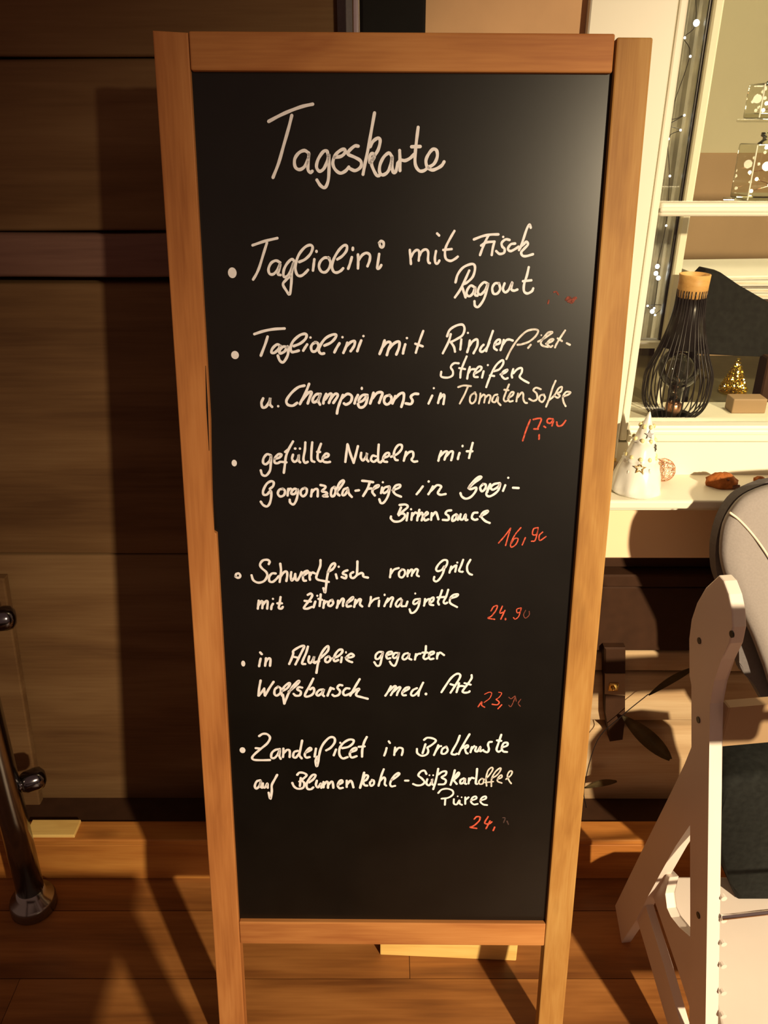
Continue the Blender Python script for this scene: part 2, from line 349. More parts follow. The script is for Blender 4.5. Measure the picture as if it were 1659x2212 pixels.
    T(*G_, 'o 125 248 28 35/510 165 470 155 435 195 430 245 460 260 500 220 515 165 510 260 500 330 460 380 420 370 405 325/'
      '550 205 600 190 625 160 590 155 555 195 550 240 580 250 610 235/745 20 700 100 670 180 660 260 648 350/625 235 675 240/662 130 700 100/'
      '745 160 735 205 760 235 795 210 805 160 805 220 820 240/o 768 95 15 13/o 818 95 13 13/875 30 870 110 855 200 870 245 900 235/948 30 940 120 940 215 970 235/'
      '1040 45 1010 130 1005 200 1030 230 1060 220/1000 130 1030 130/1060 195 1110 180 1120 155 1090 150 1060 190 1065 230 1105 240 1135 235/'
      '1320 50 1310 130 1297 235/1325 60 1350 150 1385 245/1385 245 1410 150 1430 70/1465 140 1460 190 1485 220 1520 170 1525 140 1520 200 1540 230')
    T(*G_, '500 520 535 490 540 450 510 440 465 470 430 540 435 580 470 580 510 540 515 600 500 670 470 705 430 690 405 655/'
      '635 520 600 530 585 570 610 600 650 585 660 540 635 518/695 520 690 560 688 590/690 550 715 520 735 530/'
      '795 530 760 520 730 550 730 575 765 570 795 525 790 600 770 660 745 685 715 665 710 635/870 510 835 530 825 570 850 600 885 570 890 525 868 510/'
      '945 530 940 570 935 600/940 560 975 525 1005 530 1005 600/1035 480 1080 490 1085 510 1050 545 1090 555 1105 575 1060 597 1110 600/'
      '1180 500 1155 520 1145 570 1155 600 1180 590 1195 540 1185 500/1190 570 1240 510 1280 450 1270 430 1235 460 1210 520 1215 570 1235 590/'
      '1320 510 1280 530 1265 580 1290 585 1320 540 1325 520 1335 570 1365 605/1405 540 1440 535/1475 435 1530 440 1590 450/1555 450 1530 520 1485 595/'
      '1530 520 1570 515/1590 525 1640 500 1650 482 1610 495 1582 550 1608 590')
    T(*H_, '50 150 20 145 5 180 30 200 60 180/75 45 70 120 70 190 90 205 105 190/120 165 165 145 165 120 140 125 115 160 120 195 150 200/'
      '185 155 240 130 280 85 280 50 250 50 220 90 210 140 225 180 245 185/320 110 310 150 300 190/310 155 345 115 380 110 385 150 370 180 390 198 420 195/'
      '635 105 620 150 610 190/625 150 665 110 690 110 675 150 665 180/680 150 715 110 740 110 735 150 725 185/800 120 790 150 785 175/o 827 58 10 12/'
      '918 30 900 100 885 165/865 105 915 105')
    T(*H_, '105 430 95 480/o 112 383 10 10/170 420 130 430 110 460 125 480 160 455 175 420 160 500 125 560 95 570 80 535/'
      '200 455 260 430 265 405 225 415 205 455 225 490 275 512/470 420 440 460 415 490/o 523 376 11 11/560 420 540 460 520 490/'
      '545 460 595 410 635 420 620 450 605 480 630 495 675 488/880 435 930 390 985 350 995 335 970 335 920 380 885 430 900 445 950 430 940 470 900 515 855 530 820 510 808 480/'
      '1010 400 985 430 1000 465 1030 440 1035 405 1010 398/1075 400 1055 440 1050 470/1160 390 1110 400 1080 430 1100 450 1150 420 1165 390 1150 450 1110 490 1065 510 1040 490 1060 440/'
      '1210 410 1190 460/o 1237 343 10 10/1280 432 1330 435')
    T(*H_, '262 587 315 583 335 605 290 645 255 680/275 610 250 670/280 665 300 665 310 690 270 730 215 735 185 710 185 690/335 660 325 725/o 365 625 10 10/375 660 368 720/'
      '372 690 400 655 415 660/440 630 425 690 420 725/430 690 460 655 470 690 460 725/480 690 515 665 505 650 480 690 490 725 520 715/'
      '550 660 545 720/550 690 585 650 600 680 610 715/725 635 690 640 675 665 700 685 700 720 650 720/'
      '770 670 740 690 735 730 765 715 780 675 785 720/810 670 805 710 830 715 855 670 855 720 870 720/960 655 925 660 910 700 935 720 960 715/'
      '985 690 1040 660 1055 640 1015 650 995 690 1030 730 1070 748')
    T(800, 950, 4.1475, 12, '1150 928 1205 865 1258 795/1258 795 1235 870 1213 950/1350 790 1300 850 1260 930 1265 965 1305 940 1325 890 1290 890 1265 930/'
      '1390 880 1362 945/1505 790 1465 800 1455 850 1490 850 1505 795 1480 900 1445 912/1545 830 1515 860 1520 905 1575 870', 'r')
    T(*I_, '95 235 105 210 130 205 148 225 140 250 115 252 95 240/468 100 478 70 450 52 400 60 370 105 390 145 440 190 450 235 415 290 350 308 295 280 275 225/'
      '545 205 505 205 475 240 475 290 510 300 550 270 580 235/597 95 605 180 590 300/600 240 640 190 670 185 675 230 665 290/'
      '720 190 715 240 725 285 755 250 765 210/765 210 770 270 790 280 820 230 835 190/850 230 905 195 900 175 865 190 850 240 860 285 885 285/'
      '930 195 925 235 930 275/930 230 955 195 985 205/1048 55 1045 120 1020 185 1000 250 1020 275 1060 285 1140 300/'
      '1130 190 1180 160 1210 120 1205 90 1170 110 1140 170 1120 260 1110 350 1098 420 1080 370/1220 215 1232 260/o 1252 130 13 13/'
      '1350 170 1310 185 1300 210 1335 225 1330 260 1285 245/1415 190 1385 210 1390 250 1420 255 1450 230/1462 70 1460 150 1455 220/1460 220 1505 200 1525 210 1530 240 1580 252')
    T(*I_, '355 510 350 560 345 600/355 560 385 515 400 530 395 595/400 560 435 515 455 525 450 600/515 545 500 570 495 605/o 515 490 12 12/'
      '600 470 590 540 580 590 610 600 625 580/565 540 615 540/905 445 940 430 955 455 925 505 880 560 863 595 900 600 950 580/870 512 940 520/'
      '990 520 970 585/o 1012 455 12 12/1050 440 1045 510 1038 570/1025 490 1065 500/1090 510 1085 550 1080 590/1085 550 1110 520 1130 525/'
      '1180 500 1145 520 1135 560 1160 570 1190 540 1180 500/1245 510 1240 560 1230 590/1245 550 1290 490 1310 500 1300 540 1300 570/'
      '1340 540 1400 500 1415 470 1380 490 1345 535 1345 575 1390 570/1440 500 1435 540 1425 580/1440 545 1480 495 1500 500 1490 550 1515 575')
    T(*J_, '245 135 240 180 235 215/240 185 275 140 320 125/350 140 325 165 325 205 355 215 380 180 375 145 350 138/410 145 405 180 405 205/'
      '410 180 440 140 455 150 445 200/455 175 485 135 505 145 495 190 515 205/770 120 790 80 785 50 750 50 705 90 682 135 700 155 740 140 765 105 750 170 720 225 685 255 660 240 665 210/'
      '830 110 820 140 812 170/820 145 850 115 870 100/880 100 868 160/o 888 72 10 10/945 45 925 100 905 150 930 162 940 160/1015 45 985 100 985 150 1005 180 1030 190')
    T(*J_, '50 405 45 450 32 495/40 470 80 430 125 415/130 440 125 495/o 183 385 10 12/215 420 195 460 180 495/200 460 250 410 265 420 250 460 240 500/'
      '340 420 310 440 290 480 310 500 345 460 350 425 345 490 375 495/405 450 390 495/o 480 372 9 10/525 425 480 430 460 460 475 475 515 450 525 425 510 500 475 550 440 560 425 525/'
      '575 425 570 470 565 490/572 460 600 430 620 425/620 465 655 440 655 410 625 430 620 475 655 485/740 340 720 400 700 450 710 480/695 410 770 405/'
      '800 335 780 400 755 450 770 470 790 460/820 420 880 400 895 380 850 385 820 420 820 465 885 503')
    T(790, 1200, 4.484, 13, '1215 540 1240 500 1275 490 1265 530 1220 590 1185 610 1250 622/1325 495 1300 560 1340 550/1350 535 1310 620/o 1355 620 9 12', 'r')
    T(790, 1200, 4.484, 10, '1505 510 1465 525 1470 560 1500 545 1508 510 1485 590 1450 620 1432 605', 'r')
    T(790, 1200, 4.484, 9, '1550 535 1530 580 1550 610 1585 580 1585 545', 'f')
    T(*K_, 'o 130 230 23 33/325 175 315 220 308 260/320 105 338 125/385 170 380 215 375 255/380 215 410 175 435 180 430 255/'
      '645 235 670 180 690 120 690 90 730 60 780 35 815 35 790 90 750 170 715 240/700 155 745 165/855 40 835 110 800 190 790 230 825 235/'
      '870 150 860 200 880 225 910 190 925 150 915 210 935 225/1000 165 1060 110 1085 70 1080 35 1045 60 1000 130 970 220 950 335/935 215 980 205/'
      '1085 150 1055 170 1050 205 1080 215 1110 180 1090 150/1135 170 1190 150 1235 110 1240 75 1200 80 1160 130 1145 185 1160 205 1195 190/'
      '1235 160 1225 215/o 1282 105 10 14/1280 165 1340 160 1370 140 1340 120 1300 145 1285 180 1320 205 1350 215')
    T(*K_, '325 420 310 500 300 590/305 590 345 540 365 510/365 510 370 585/375 590 420 510 470 435/520 490 485 520 480 570 505 590 545 560 550 510 520 488/'
      '560 540 620 510 655 460 640 450 590 490 560 550 565 590/640 545 720 480 760 430 740 430 690 480 640 560 610 630 590 680/575 580 590 680/'
      '790 500 755 495 735 520 775 545 765 585 720 590 695 570/915 400 880 470 840 540 820 590 850 600 900 580 925 540 915 500 880 520/'
      '1025 520 980 530 950 570 970 590 1010 560 1035 520 1020 575 1035 595/1110 500 1090 550 1075 590/1090 550 1120 510 1145 515/'
      '1240 475 1210 470 1185 500 1215 540 1200 580 1155 595 1130 580/1320 510 1280 510 1250 550 1265 585 1310 575 1350 550/'
      '1435 405 1390 480 1350 550 1330 590/1350 560 1400 520 1430 515 1400 560 1400 590 1450 605 1525 625')
    T(*L_, '170 90 130 90 100 120 100 155 130 155 165 110 172 90 155 170 140 220 110 225 85 190/215 120 260 105 255 85 220 95 205 125 215 155 245 150/'
      '325 100 290 100 270 135 290 150 325 120 330 95 315 170 290 225 260 215 240 185/420 100 385 110 365 145 385 165 420 140 435 105 430 150 455 165/'
      '500 110 495 140 490 165/495 135 520 110 545 105/600 30 595 90 575 140 590 160 620 150/565 95 615 95/630 125 675 105 675 85 640 95 630 130 640 160 675 155/'
      '715 100 712 130 710 155/715 125 740 95 780 120')
    T(*L_, '250 430 225 480 195 525/230 480 285 430 300 440 270 485 250 520/275 485 330 440 345 450 320 490 310 520/370 490 425 460 430 440 395 450 365 490 370 520 400 520/'
      '510 450 470 470 450 510 475 525 515 495 545 450/572 395 550 440 530 490 525 525/o 600 508 14 14/755 490 800 420 850 350 900 310 935 310 940 340 900 410 845 495/845 410 890 425/'
      '930 400 920 440 905 490/915 445 945 428 985 432/1055 320 1055 350 1030 390 1000 430 965 480 985 495 1025 490 1035 480/985 400 1045 415')
    T(790, 1390, 4.608, 9, '1185 510 1230 490 1255 500 1235 550 1180 592/1325 490 1355 500 1330 540 1300 560', 'r')
    T(790, 1390, 4.608, 13, '1120 635 1155 585 1155 620 1185 640/1300 562 1330 590 1310 615 1260 610/1355 615 1318 655', 'r')
    T(790, 1390, 4.608, 9, '1425 540 1450 555 1490 530 1450 630 1425 620/1545 560 1520 600 1540 630/1490 530 1500 580', 'f')
    T(*M_, 'o 122 268 33 33/308 110 350 85 400 90 430 130 400 190 330 250 260 310 230 350 250 375 330 380 430 378/270 245 320 250/'
      '540 255 490 265 450 300 445 350 480 355 520 310 540 260 535 330 550 365/580 250 580 300 575 345/585 300 620 265 650 275 650 345/'
      '740 275 700 290 690 340 720 350 760 300/790 160 775 240 760 320 785 360/830 295 890 265 880 240 845 270 820 315 835 350 875 345/'
      '945 250 935 310 930 340/1060 270 1110 240 1155 180 1150 130 1100 125 1040 180 1000 250 980 330 970 400 955 450 940 390 960 340/'
      '1170 260 1145 325/o 1218 185 12 12/1240 245 1310 230 1360 190 1365 155 1315 150 1250 190 1210 250 1210 320 1245 360 1300 345/'
      '1330 290 1390 270 1395 240 1350 260 1325 310 1345 350 1400 335/1515 120 1485 180 1465 260 1462 340/1425 230 1490 225')
    T(*M_, '320 605 280 620 260 670 275 700 310 670 330 610 320 670 340 690/350 640 350 680 375 685 400 640 405 690/510 545 480 600 450 660 450 730 435 815 415 745/'
      '735 545 760 520 810 525 840 550 800 590 760 620/775 580 765 670/790 610 815 640 800 690 740 700 700 675 680 635/'
      '870 630 920 590 940 550 910 545 870 590 840 650 850 700 890 705 915 685/955 610 945 660 970 685 1000 640 1005 690/'
      '1030 625 1030 685/1035 655 1065 620 1080 640 1080 690/1085 655 1120 620 1135 640 1140 690/1190 660 1240 630 1235 605 1205 620 1190 665 1210 695 1245 690/'
      '1290 610 1290 680/1295 650 1330 610 1350 630 1365 685/1485 520 1465 600 1440 690/1470 600 1500 550 1530 560 1510 600 1475 622 1490 660 1520 665')
    T(*N_, '220 180 210 220 195 260/243 110 255 128/310 175 305 215 300 255/308 225 345 180 385 185 390 215 380 255/'
      '615 95 650 72 710 80 740 105 700 145 650 175/630 140 600 235/650 175 660 215 640 250 590 262 545 235 540 190/765 150 745 200 720 255/745 205 775 165 795 160/'
      '850 165 810 190 800 235 835 240 865 205 850 165/992 50 965 120 920 200 905 240 940 250 960 240/1095 35 1050 110 1000 200 980 245/1020 180 1070 150 1080 170 1050 190 1060 230 1075 238/'
      '1120 170 1105 225/1115 195 1145 160/1165 170 1155 210 1180 215 1210 165 1205 215 1240 200/1330 115 1300 120 1290 150 1300 190 1285 225 1250 215/'
      '1430 40 1400 130 1380 195 1400 220 1430 205/1385 100 1430 105/1435 175 1490 155 1495 125 1455 130 1435 180 1450 215 1490 222')
    T(*N_, '70 520 45 545 55 580 85 560 85 525 65 515/190 405 165 470 140 560 135 580/150 530 190 490 205 510 200 560 215 578/'
      '270 520 320 490 355 455 340 445 295 480 258 550 270 585 310 580/415 525 450 525/640 455 620 420 580 430 555 470 590 500 620 540 590 570 540 575 500 560/'
      '650 510 640 555 670 575 700 530 700 510 700 560 725 575/o 672 468 9 9/o 712 468 9 9/765 400 750 480 730 560 712 615/765 460 810 430 850 430 840 465 800 490 845 520 830 560 770 565/'
      '940 415 920 490 895 570/925 500 975 440 985 460 950 500 930 520 960 560/1035 500 1000 520 1000 555 1030 545 1050 505 1045 550 1060 560/'
      '1090 500 1085 555/1088 530 1115 495 1140 500/1175 400 1170 470 1160 550 1175 560')
    T(790, 1580, 4.879, 17, '1225 500 1195 530 1200 560 1235 555 1245 515 1225 500/1275 580 1270 500 1290 420 1330 385 1340 410 1300 470 1260 510/'
      '1325 585 1330 500 1370 430 1420 390 1420 420 1380 470 1330 500/1260 545 1345 535/1390 510 1435 490 1430 465 1400 490 1390 530 1435 550/'
      '1480 510 1530 470 1545 430 1520 425 1495 470 1510 520 1535 555', 't')
    T(790, 1580, 4.879, 20, '765 655 800 620 860 610 915 630 920 670 870 705 800 715/840 710 835 780/930 720 930 765 960 775 990 730 990 765 1015 780/o 970 690 8 8/o 1012 700 8 8/'
      '1050 700 1050 770/1050 730 1085 700/1110 735 1165 715 1160 690 1125 705 1110 745 1140 775 1180 770/1210 735 1265 715 1265 690 1225 705 1210 745 1240 775 1280 782')
    T(790, 1580, 4.879, 17, '1145 930 1170 905 1205 910 1195 950 1140 1000 1100 1015 1170 1028/1290 905 1255 970 1300 980 1330 960/1310 950 1270 1030/1360 1015 1345 1050', 'r')
    T(790, 1580, 4.879, 14, '1445 915 1470 920 1455 965/1490 950 1505 985', 'x')

# ================================================================== SETTING
WY = 1.335                                          # face of the back wall
# floor planks run left to right, parts of the floor
bm = NB(); box(bm, -1.7, 2.2, -1.2, 1.42, -0.06, -0.0012)
floor = struct(mk('floor', bm, m_dark))
seams = [1.225, 1.134, 0.987, 0.839, 0.690, 0.541, 0.392, 0.243, 0.094]
yb = 1.34
for r, ys in enumerate(seams):
    cuts = [-1.7, 2.2]
    for q in ([-0.93, 0.62], [-0.35, 1.3], [0.05, 1.1], [-0.7, 0.9], [-0.2, 1.5], [-1.0, 0.3], [0.5], [-0.5, 1.2], [0.1])[r]: cuts.append(q)
    cuts.sort()
    for a, b in zip(cuts[:-1], cuts[1:]):
        bm = NB(); box(bm, a + 0.0006, b - 0.0006, ys + 0.0008, yb - 0.0008, -0.0012, 0.0)
        mk('plank', bm, m_floor, floor)
    yb = ys

# left wall: weathered timbers, one part per timber
xl, xr = -1.7, 0.0
bm = NB(); box(bm, xl, -0.03, WY + 0.05, WY + 0.12, 0, 2.5)
wall_left = struct(mk('wall_left', bm, m_joint))
def timber(z0, z1, proud, wavy, seed, x0=xl, x1=-0.034, mat=None, par=None):
    rnd = random.Random(seed); n = 26; bm = NB()
    ph = [rnd.uniform(0, 6) for _ in range(6)]
    def wz(x, k): return wavy * (math.sin(x * 5.1 + ph[k]) + 0.5 * math.sin(x * 12.7 + ph[k + 1]))
    rows = []
    for i in range(n + 1):
        x = x0 + (x1 - x0) * i / n
        zt = z1 + wz(x, 0); zb = z0 + wz(x, 3)
        y = WY - proud - wavy * 0.4 * math.sin(x * 7 + ph[5]); yb_ = WY + 0.06; e = 0.004 + wavy * 0.5
        prof = [(yb_, zb), (y + e, zb), (y + e * 0.3, zb + e * 0.4), (y, zb + e), (y, (zb + zt) / 2), (y, zt - e), (y + e * 0.3, zt - e * 0.4), (y + e, zt), (yb_, zt)]
        rows.append([bm.verts.new((x, p[0], p[1])) for p in prof])
    for i in range(n):
        for j in range(len(rows[0]) - 1): bm.faces.new((rows[i][j], rows[i][j + 1], rows[i + 1][j + 1], rows[i + 1][j]))
    bm.faces.new(rows[0]); bm.faces.new(rows[-1][::-1])
    mk('timber', bm, mat or m_oldwood, par or wall_left, smooth=True)
def zw(v): return atY(100, v, WY).z
timber(zw(1726), zw(1199.5), 0.0, 0.0, 1)
timber(zw(1196.5), zw(612), 0.0, 0.0006, 2)
timber(zw(600), zw(500), 0.012, 0.0035, 3, mat=m_oldlight)
timber(zw(497), zw(126), 0.004, 0.0012, 4)
timber(zw(122), 2.45, 0.010, 0.001, 5)

# skirting along the whole wall: tall board with a deep top ledge
SKY = 1.212
bm = NB(); box(bm, xl, 2.2, SKY, SKY + 0.022, 0, 0.104, 0.003, 2)
sk = struct(mk('baseboard_back', bm, m_skirt))
zl = 0.120
bm = NB(); box(bm, xl, 2.2, SKY - 0.002, 1.262, 0.104, zl, 0.003, 2)
mk('ledge_board', bm, m_skirt, sk)
bm = NB(); box(bm, atZ(65, 1790, zl).x, atZ(170, 1790, zl).x, SKY + 0.004, 1.258, zl, zl + 0.008, 0.001, 1)
mk('ledge_block', bm, m_block, sk)
bm = NB(); box(bm, xl, 2.2, 1.262, WY + 0.05, 0.06, 0.112); mk('ledge_gap', bm, m_dark, sk)

# dark post and tan wall above the sign
zt = 2.5
xp0, xp1 = atY(779, 20, WY).x, atY(918, 20, WY).x
bm = NB(); box(bm, xp0, xp1, WY - 0.03, WY + 0.1, 0.13, zt, 0.004, 2)
struct(mk('trim_1', bm, m_black))
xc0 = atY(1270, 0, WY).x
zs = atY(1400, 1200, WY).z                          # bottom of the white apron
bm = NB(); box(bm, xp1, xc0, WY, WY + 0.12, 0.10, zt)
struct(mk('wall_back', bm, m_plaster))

# ------------------------------------------------ window
gx0 = atY(1421, 440, WY).x                          # left edge of the glass
cx1 = atY(1457, 22, WY).x                           # casing joint
gz0 = atY(1500, 915, WY).z                          # bottom of the glass
SILLZ = atY(1400, 1082, 1.215).z
win = struct(mk('window_1', box(NB(), cx1 + 0.002, gx0, WY - 0.012, WY + 0.035, gz0 - 0.028, 2.4, 0.003, 2), m_white))
win['label'] = 'white painted window frame'
bm = NB(); box(bm, xc0, cx1 - 0.0015, WY - 0.020, WY + 0.05, SILLZ, 2.45, 0.002, 1); mk('casing', bm, m_white, win)
jz = atY(1500, 951, WY).z
bm = NB(); box(bm, gx0, 2.1, WY - 0.012, WY + 0.035, jz + 0.001, gz0, 0.003, 2); mk('bottom_rail', bm, m_white, win)
bm = NB(); box(bm, gx0 - 0.001, 2.1, WY - 0.017, WY - 0.010, gz0 - 0.016, gz0 - 0.006, 0.003, 2); mk('bead', bm, m_white, win)
bm = NB(); box(bm, cx1, 2.1, WY - 0.008, WY + 0.04, SILLZ - 0.02, jz - 0.001, 0.001, 1); mk('lower_casing', bm, m_white, win)
gb0, gb1 = atY(1500, 466, WY).z, atY(1500, 437, WY).z
bm = NB(); box(bm, gx0, 2.1, WY - 0.014, WY + 0.024, gb0, gb1, 0.005, 3); mk('glazing_bar', bm, m_white, win)
bm = NB(); box(bm, gx0, 2.1, WY - 0.017, WY - 0.010, gb0 + 0.006, gb1 - 0.006, 0.003, 2); mk('bead', bm, m_white, win)
for za, zb_ in ((gz0, gb0), (gb1, 2.4)):
    bm = NB(); box(bm, gx0, 2.1, WY + 0.008, WY + 0.012, za, zb_); mk('pane', bm, m_pglass, win)
bm = NB(); box(bm, 2.1, 2.2, WY, WY + 0.1, 0.1, 2.4); mk('casing', bm, m_white, win)
# sill board and apron
bm = NB(); box(bm, xc0 - 0.02, 2.15, 1.215, WY + 0.0, SILLZ - 0.016, SILLZ, 0.004, 3)
sill = struct(mk('trim_2', bm, m_white)); sill['label'] = 'white window sill board'
bm = NB(); box(bm, xc0 - 0.005, 2.15, 1.235, WY + 0.0, SILLZ - 0.028, SILLZ - 0.017, 0.002, 1)
mk('sill_moulding', bm, m_white, sill)
bm = NB(); box(bm, xp1 + 0.01, 2.15, WY - 0.012, WY + 0.05, zs, SILLZ - 0.02, 0.003, 1)
struct(mk('wall_apron', bm, m_apron))

# right lower wall: waney pale boards under the apron
bm = NB(); box(bm, xp1, 2.2, WY + 0.035, WY + 0.12, 0.10, zs + 0.01)
wall_right = struct(mk('wall_right', bm, m_joint))
def zr(v): return atY(1400, v, WY).z
timber(zr(1556), zr(1455), 0.000, 0.0016, 11, 0.08, 2.15, m_paleold, wall_right)
timber(zr(1453), zr(1409), -0.004, 0.0022, 12, 0.08, 2.15, m_paleold, wall_right)
timber(zr(1737), zr(1565), 0.003, 0.0030, 13, 0.08, 2.15, m_paleold, wall_right)
timber(0.132, zr(1748), 0.000, 0.0016, 14, 0.08, 2.15, m_paleold, wall_right)
# dark upright timber with a brass catch set against the boards
px0, px1 = atY(1308, 1500, WY - 0.02).x, atY(1351, 1500, WY - 0.02).x
for k, (va, vb, pr) in enumerate(((1202, 1232, -0.01), (1236, 1262, 0.012), (1266, 1404, 0.004))):
    bm = NB(); box(bm, 0.07, 2.15, WY - pr, WY + 0.05, zr(vb), zr(va), 0.003, 1); mk('dark_beam', bm, m_dark, wall_right)
bm = NB(); prism(bm, [atY(u, v, WY - 0.022) for u, v in ((1306, 1400), (1352, 1400), (1350, 1560), (1346, 1600), (1318, 1604), (1308, 1540))], (0, 0.03, 0), 0.003, 1)
post = mk('timber_post', bm, m_dark, wall_right)
cxm = atY(1322, 1487, WY - 0.03)
bm = NB(); box(bm, px0 + 0.002, px0 + 0.022, WY - 0.028, WY - 0.022, cxm.z - 0.010, cxm.z + 0.010, 0.002, 2)
ball(bm, (px0 + 0.010, WY - 0.031, cxm.z), 0.005); mk('catch', bm, m_brass, post, smooth=True)
bm = NB(); prism(bm, [atY(u, v, WY - 0.0245) for u, v in ((1307, 1456), (1351, 1456), (1351, 1504), (1307, 1500))], (0, 0.004, 0), 0.001, 1)
mk('pale_band', bm, m_tanboard, post)

# ceiling far above, closes the room over the wall
bm = NB(); box(bm, -1.7, 2.2, 0.9, 3.0, 2.5, 2.55); struct(mk('ceiling', bm, m_farwall))

# ------------------------------------------------ room behind the window
FY = 2.55
bm = NB(); box(bm, 0.2, 2.4, FY, FY + 0.05, 0.0, 2.5); fw = struct(mk('wall_far', bm, m_farwall))
bm = NB(); box(bm, 0.2, 2.4, FY - 0.012, FY, 0.0, atY(1600, 330, FY).z, 0.003, 1); mk('wall_panel', bm, m_tanboard, fw)
bm = NB(); box(bm, 0.18, 0.40, WY + 0.12, FY, 0.0, 2.5); struct(mk('wall_inner', bm, m_farwall))
# inner ledge behind the glass
LZ = 0.985; LY1 = atZ(1500, 868, LZ).y
bm = NB(); box(bm, 0.36, 2.1, WY + 0.036, LY1, LZ - 0.03, LZ, 0.002, 1)
struct(mk('trim_3', bm, m_white))['label'] = 'pale inner ledge behind the window glass'
# second, inner casement: stile, foot rail, narrow pane
IY = 1.50
sx0, sx1 = atY(1539, 10, IY).x, atY(1560, 10, IY).x
iz = atY(1400, 743, IY).z
win2 = struct(mk('window_2', box(NB(), sx0, sx1, IY - 0.01, IY + 0.03, LZ, 2.4, 0.003, 1), m_white)); win2['label'] = 'inner casement stile behind the glass'
bm = NB(); box(bm, 0.41, sx0, IY - 0.008, IY + 0.02, iz - 0.007, iz + 0.007, 0.002, 1); mk('foot_rail', bm, m_white, win2)
bm = NB(); box(bm, sx0 - 0.004, sx0 - 0.0005, IY + 0.001, IY + 0.008, iz, 2.4); mk('gasket', bm, m_wire, win2)
bm = NB(); box(bm, 0.41, sx0 - 0.001, IY + 0.006, IY + 0.009, iz, 2.4); mk('pane', bm, m_pglass, win2)
# pleated grey curtain behind the narrow pane
bm = NB(); n = 40; A = []; B = []
for i in range(n + 1):
    x = 0.40 + (0.572 - 0.40) * i / n; y = IY + 0.11 + 0.010 * math.sin(i * 1.3)
    A.append(bm.verts.new((x, y, iz - 0.02))); B.append(bm.verts.new((x, y, 2.45)))
for i in range(n): bm.faces.new((A[i], A[i + 1], B[i + 1], B[i]))
bmesh.ops.solidify(bm, geom=bm.faces[:], thickness=0.003)
# (curtain object closes part 2's mesh)
cur = tag(mk('curtain', bm, m_night, base=(0.53, IY + 0.11, iz - 0.02)), 'pleated grey curtain behind the narrow inner pane', 'curtain')

# ================================================================== THE MENU SIGN
BR = Matrix.Rotation(-0.00272709, 4, 'Z') @ Matrix.Rotation(-0.16127202, 4, 'X') @ Matrix.Rotation(0.00569762, 4, 'Y')
BO = Vector((0.01398893, 0.89681841, 0.28695))
sign = root('menu_board', BO, 'tall wooden framed blackboard stand with the handwritten daily menu', 'menu sign', rot=BR)
BI = (Matrix.Translation(BO) @ BR).inverted(); BN = (BR @ Vector((0, 1, 0))).normalized()
def bl(u, v):
    p = BI @ atP(u, v, BO, BN); return p.x, p.z
D0, D1 = -0.007, 0.017                                # frame front / back in board depth
bm = NB(); box(bm, -0.262, 0.262, 0.002, 0.009, -0.008, 1.272); mk('writing_panel', bm, m_panel, sign, True)
# left stile, inner edge chipped between two heights
zf = -0.286
def lp(x, z): return (x, D0, z)
xc, zc = bl(463, 1150); _, zc2 = bl(455, 905)
pts = [lp(-0.2985, zf), lp(-0.2547, zf), lp(-0.2547, zc), lp(-0.2547 - 0.0045, zc + 0.003), lp(-0.2547 - 0.0040, zc + 0.05),
       lp(-0.2547 - 0.0018, zc + 0.12), lp(-0.2547, zc2), lp(-0.2547, 1.3035), lp(-0.2965, 1.3055)]
bm = NB(); prism(bm, pts, (0, D1 - D0, 0), 0.0016, 2); mk('stile', bm, m_frame, sign, True)
bm = NB(); box(bm, 0.2545, 0.2975, D0, D1, zf, 1.3015, 0.0022, 2); mk('stile', bm, m_frame2, sign, True)
bm = NB(); box(bm, -0.2540, 0.2525, D0 + 0.001, D1, 1.2635, 1.3055, 0.0022, 2); mk('top_rail', bm, m_frameh, sign, True)
bm = NB(); box(bm, -0.2542, 0.2542, D0 + 0.001, D1, -0.0455, -0.0005, 0.0016, 2); mk('bottom_rail', bm, m_frameh, sign, True)
bm = NB(); box(bm, -0.262, 0.262, 0.0095, 0.013, -0.004, 1.268); mk('back_panel', bm, m_black, sign, True)
# splinter on the left stile and dowel marks at the joints
bm = NB(); tube(bm, [(-0.2580, D0 - 0.0004, zc + 0.12), (-0.2572, D0 - 0.0006, zc + 0.18), (-0.2563, D0 - 0.0002, zc + 0.235)], [0.0003, 0.0011, 0.0003], 5)
mk('splinter', bm, m_black, sign, True)

# ---- handwriting: strokes traced in views of the photograph, laid on the panel
TXT = []
def T(x0, y0, sc, wd, s, mat='w'): TXT.append((x0, y0, sc, wd, s, mat))
exec_text()
cnt = 0
def ribbon(bm, P, wd, y):
    P = smoothpts([Vector((p[0], p[1], 0)) for p in P], 5)
    Q = [P[0]]
    for p in P[1:]:
        if (p - Q[-1]).length > 1e-4: Q.append(p)
    P = Q; n = len(P); h = wd / 2; L_ = []; R_ = []
    for i, p in enumerate(P):
        t = (P[min(i + 1, n - 1)] - P[max(i - 1, 0)])
        if t.length < 1e-7: t = Vector((1, 0, 0))
        t.normalize(); nn = Vector((-t.y, t.x, 0)) * h * (1 + 0.06 * math.sin(i * 0.9 + cnt))
        L_.append(p + nn); R_.append(p - nn)
    def V(p): return bm.verts.new((p.x, y, p.y))
    lv = [V(p) for p in L_]; rv = [V(p) for p in R_]
    for i in range(n - 1): bm.faces.new((lv[i], lv[i + 1], rv[i + 1], rv[i]))
    for p, q in ((P[0], P[min(1, n - 1)]), (P[-1], P[max(0, n - 2)])):
        d = (p - q); d = d.normalized() if d.length > 1e-7 else Vector((1, 0, 0)); s = Vector((-d.y, d.x, 0))
        c = V(p); prev = V(p + s * h)
        for k in range(1, 7):
            a = math.pi * k / 6; cur_ = V(p + (s * math.cos(a) + d * math.sin(a)) * h)
            bm.faces.new((c, prev, cur_)); prev = cur_
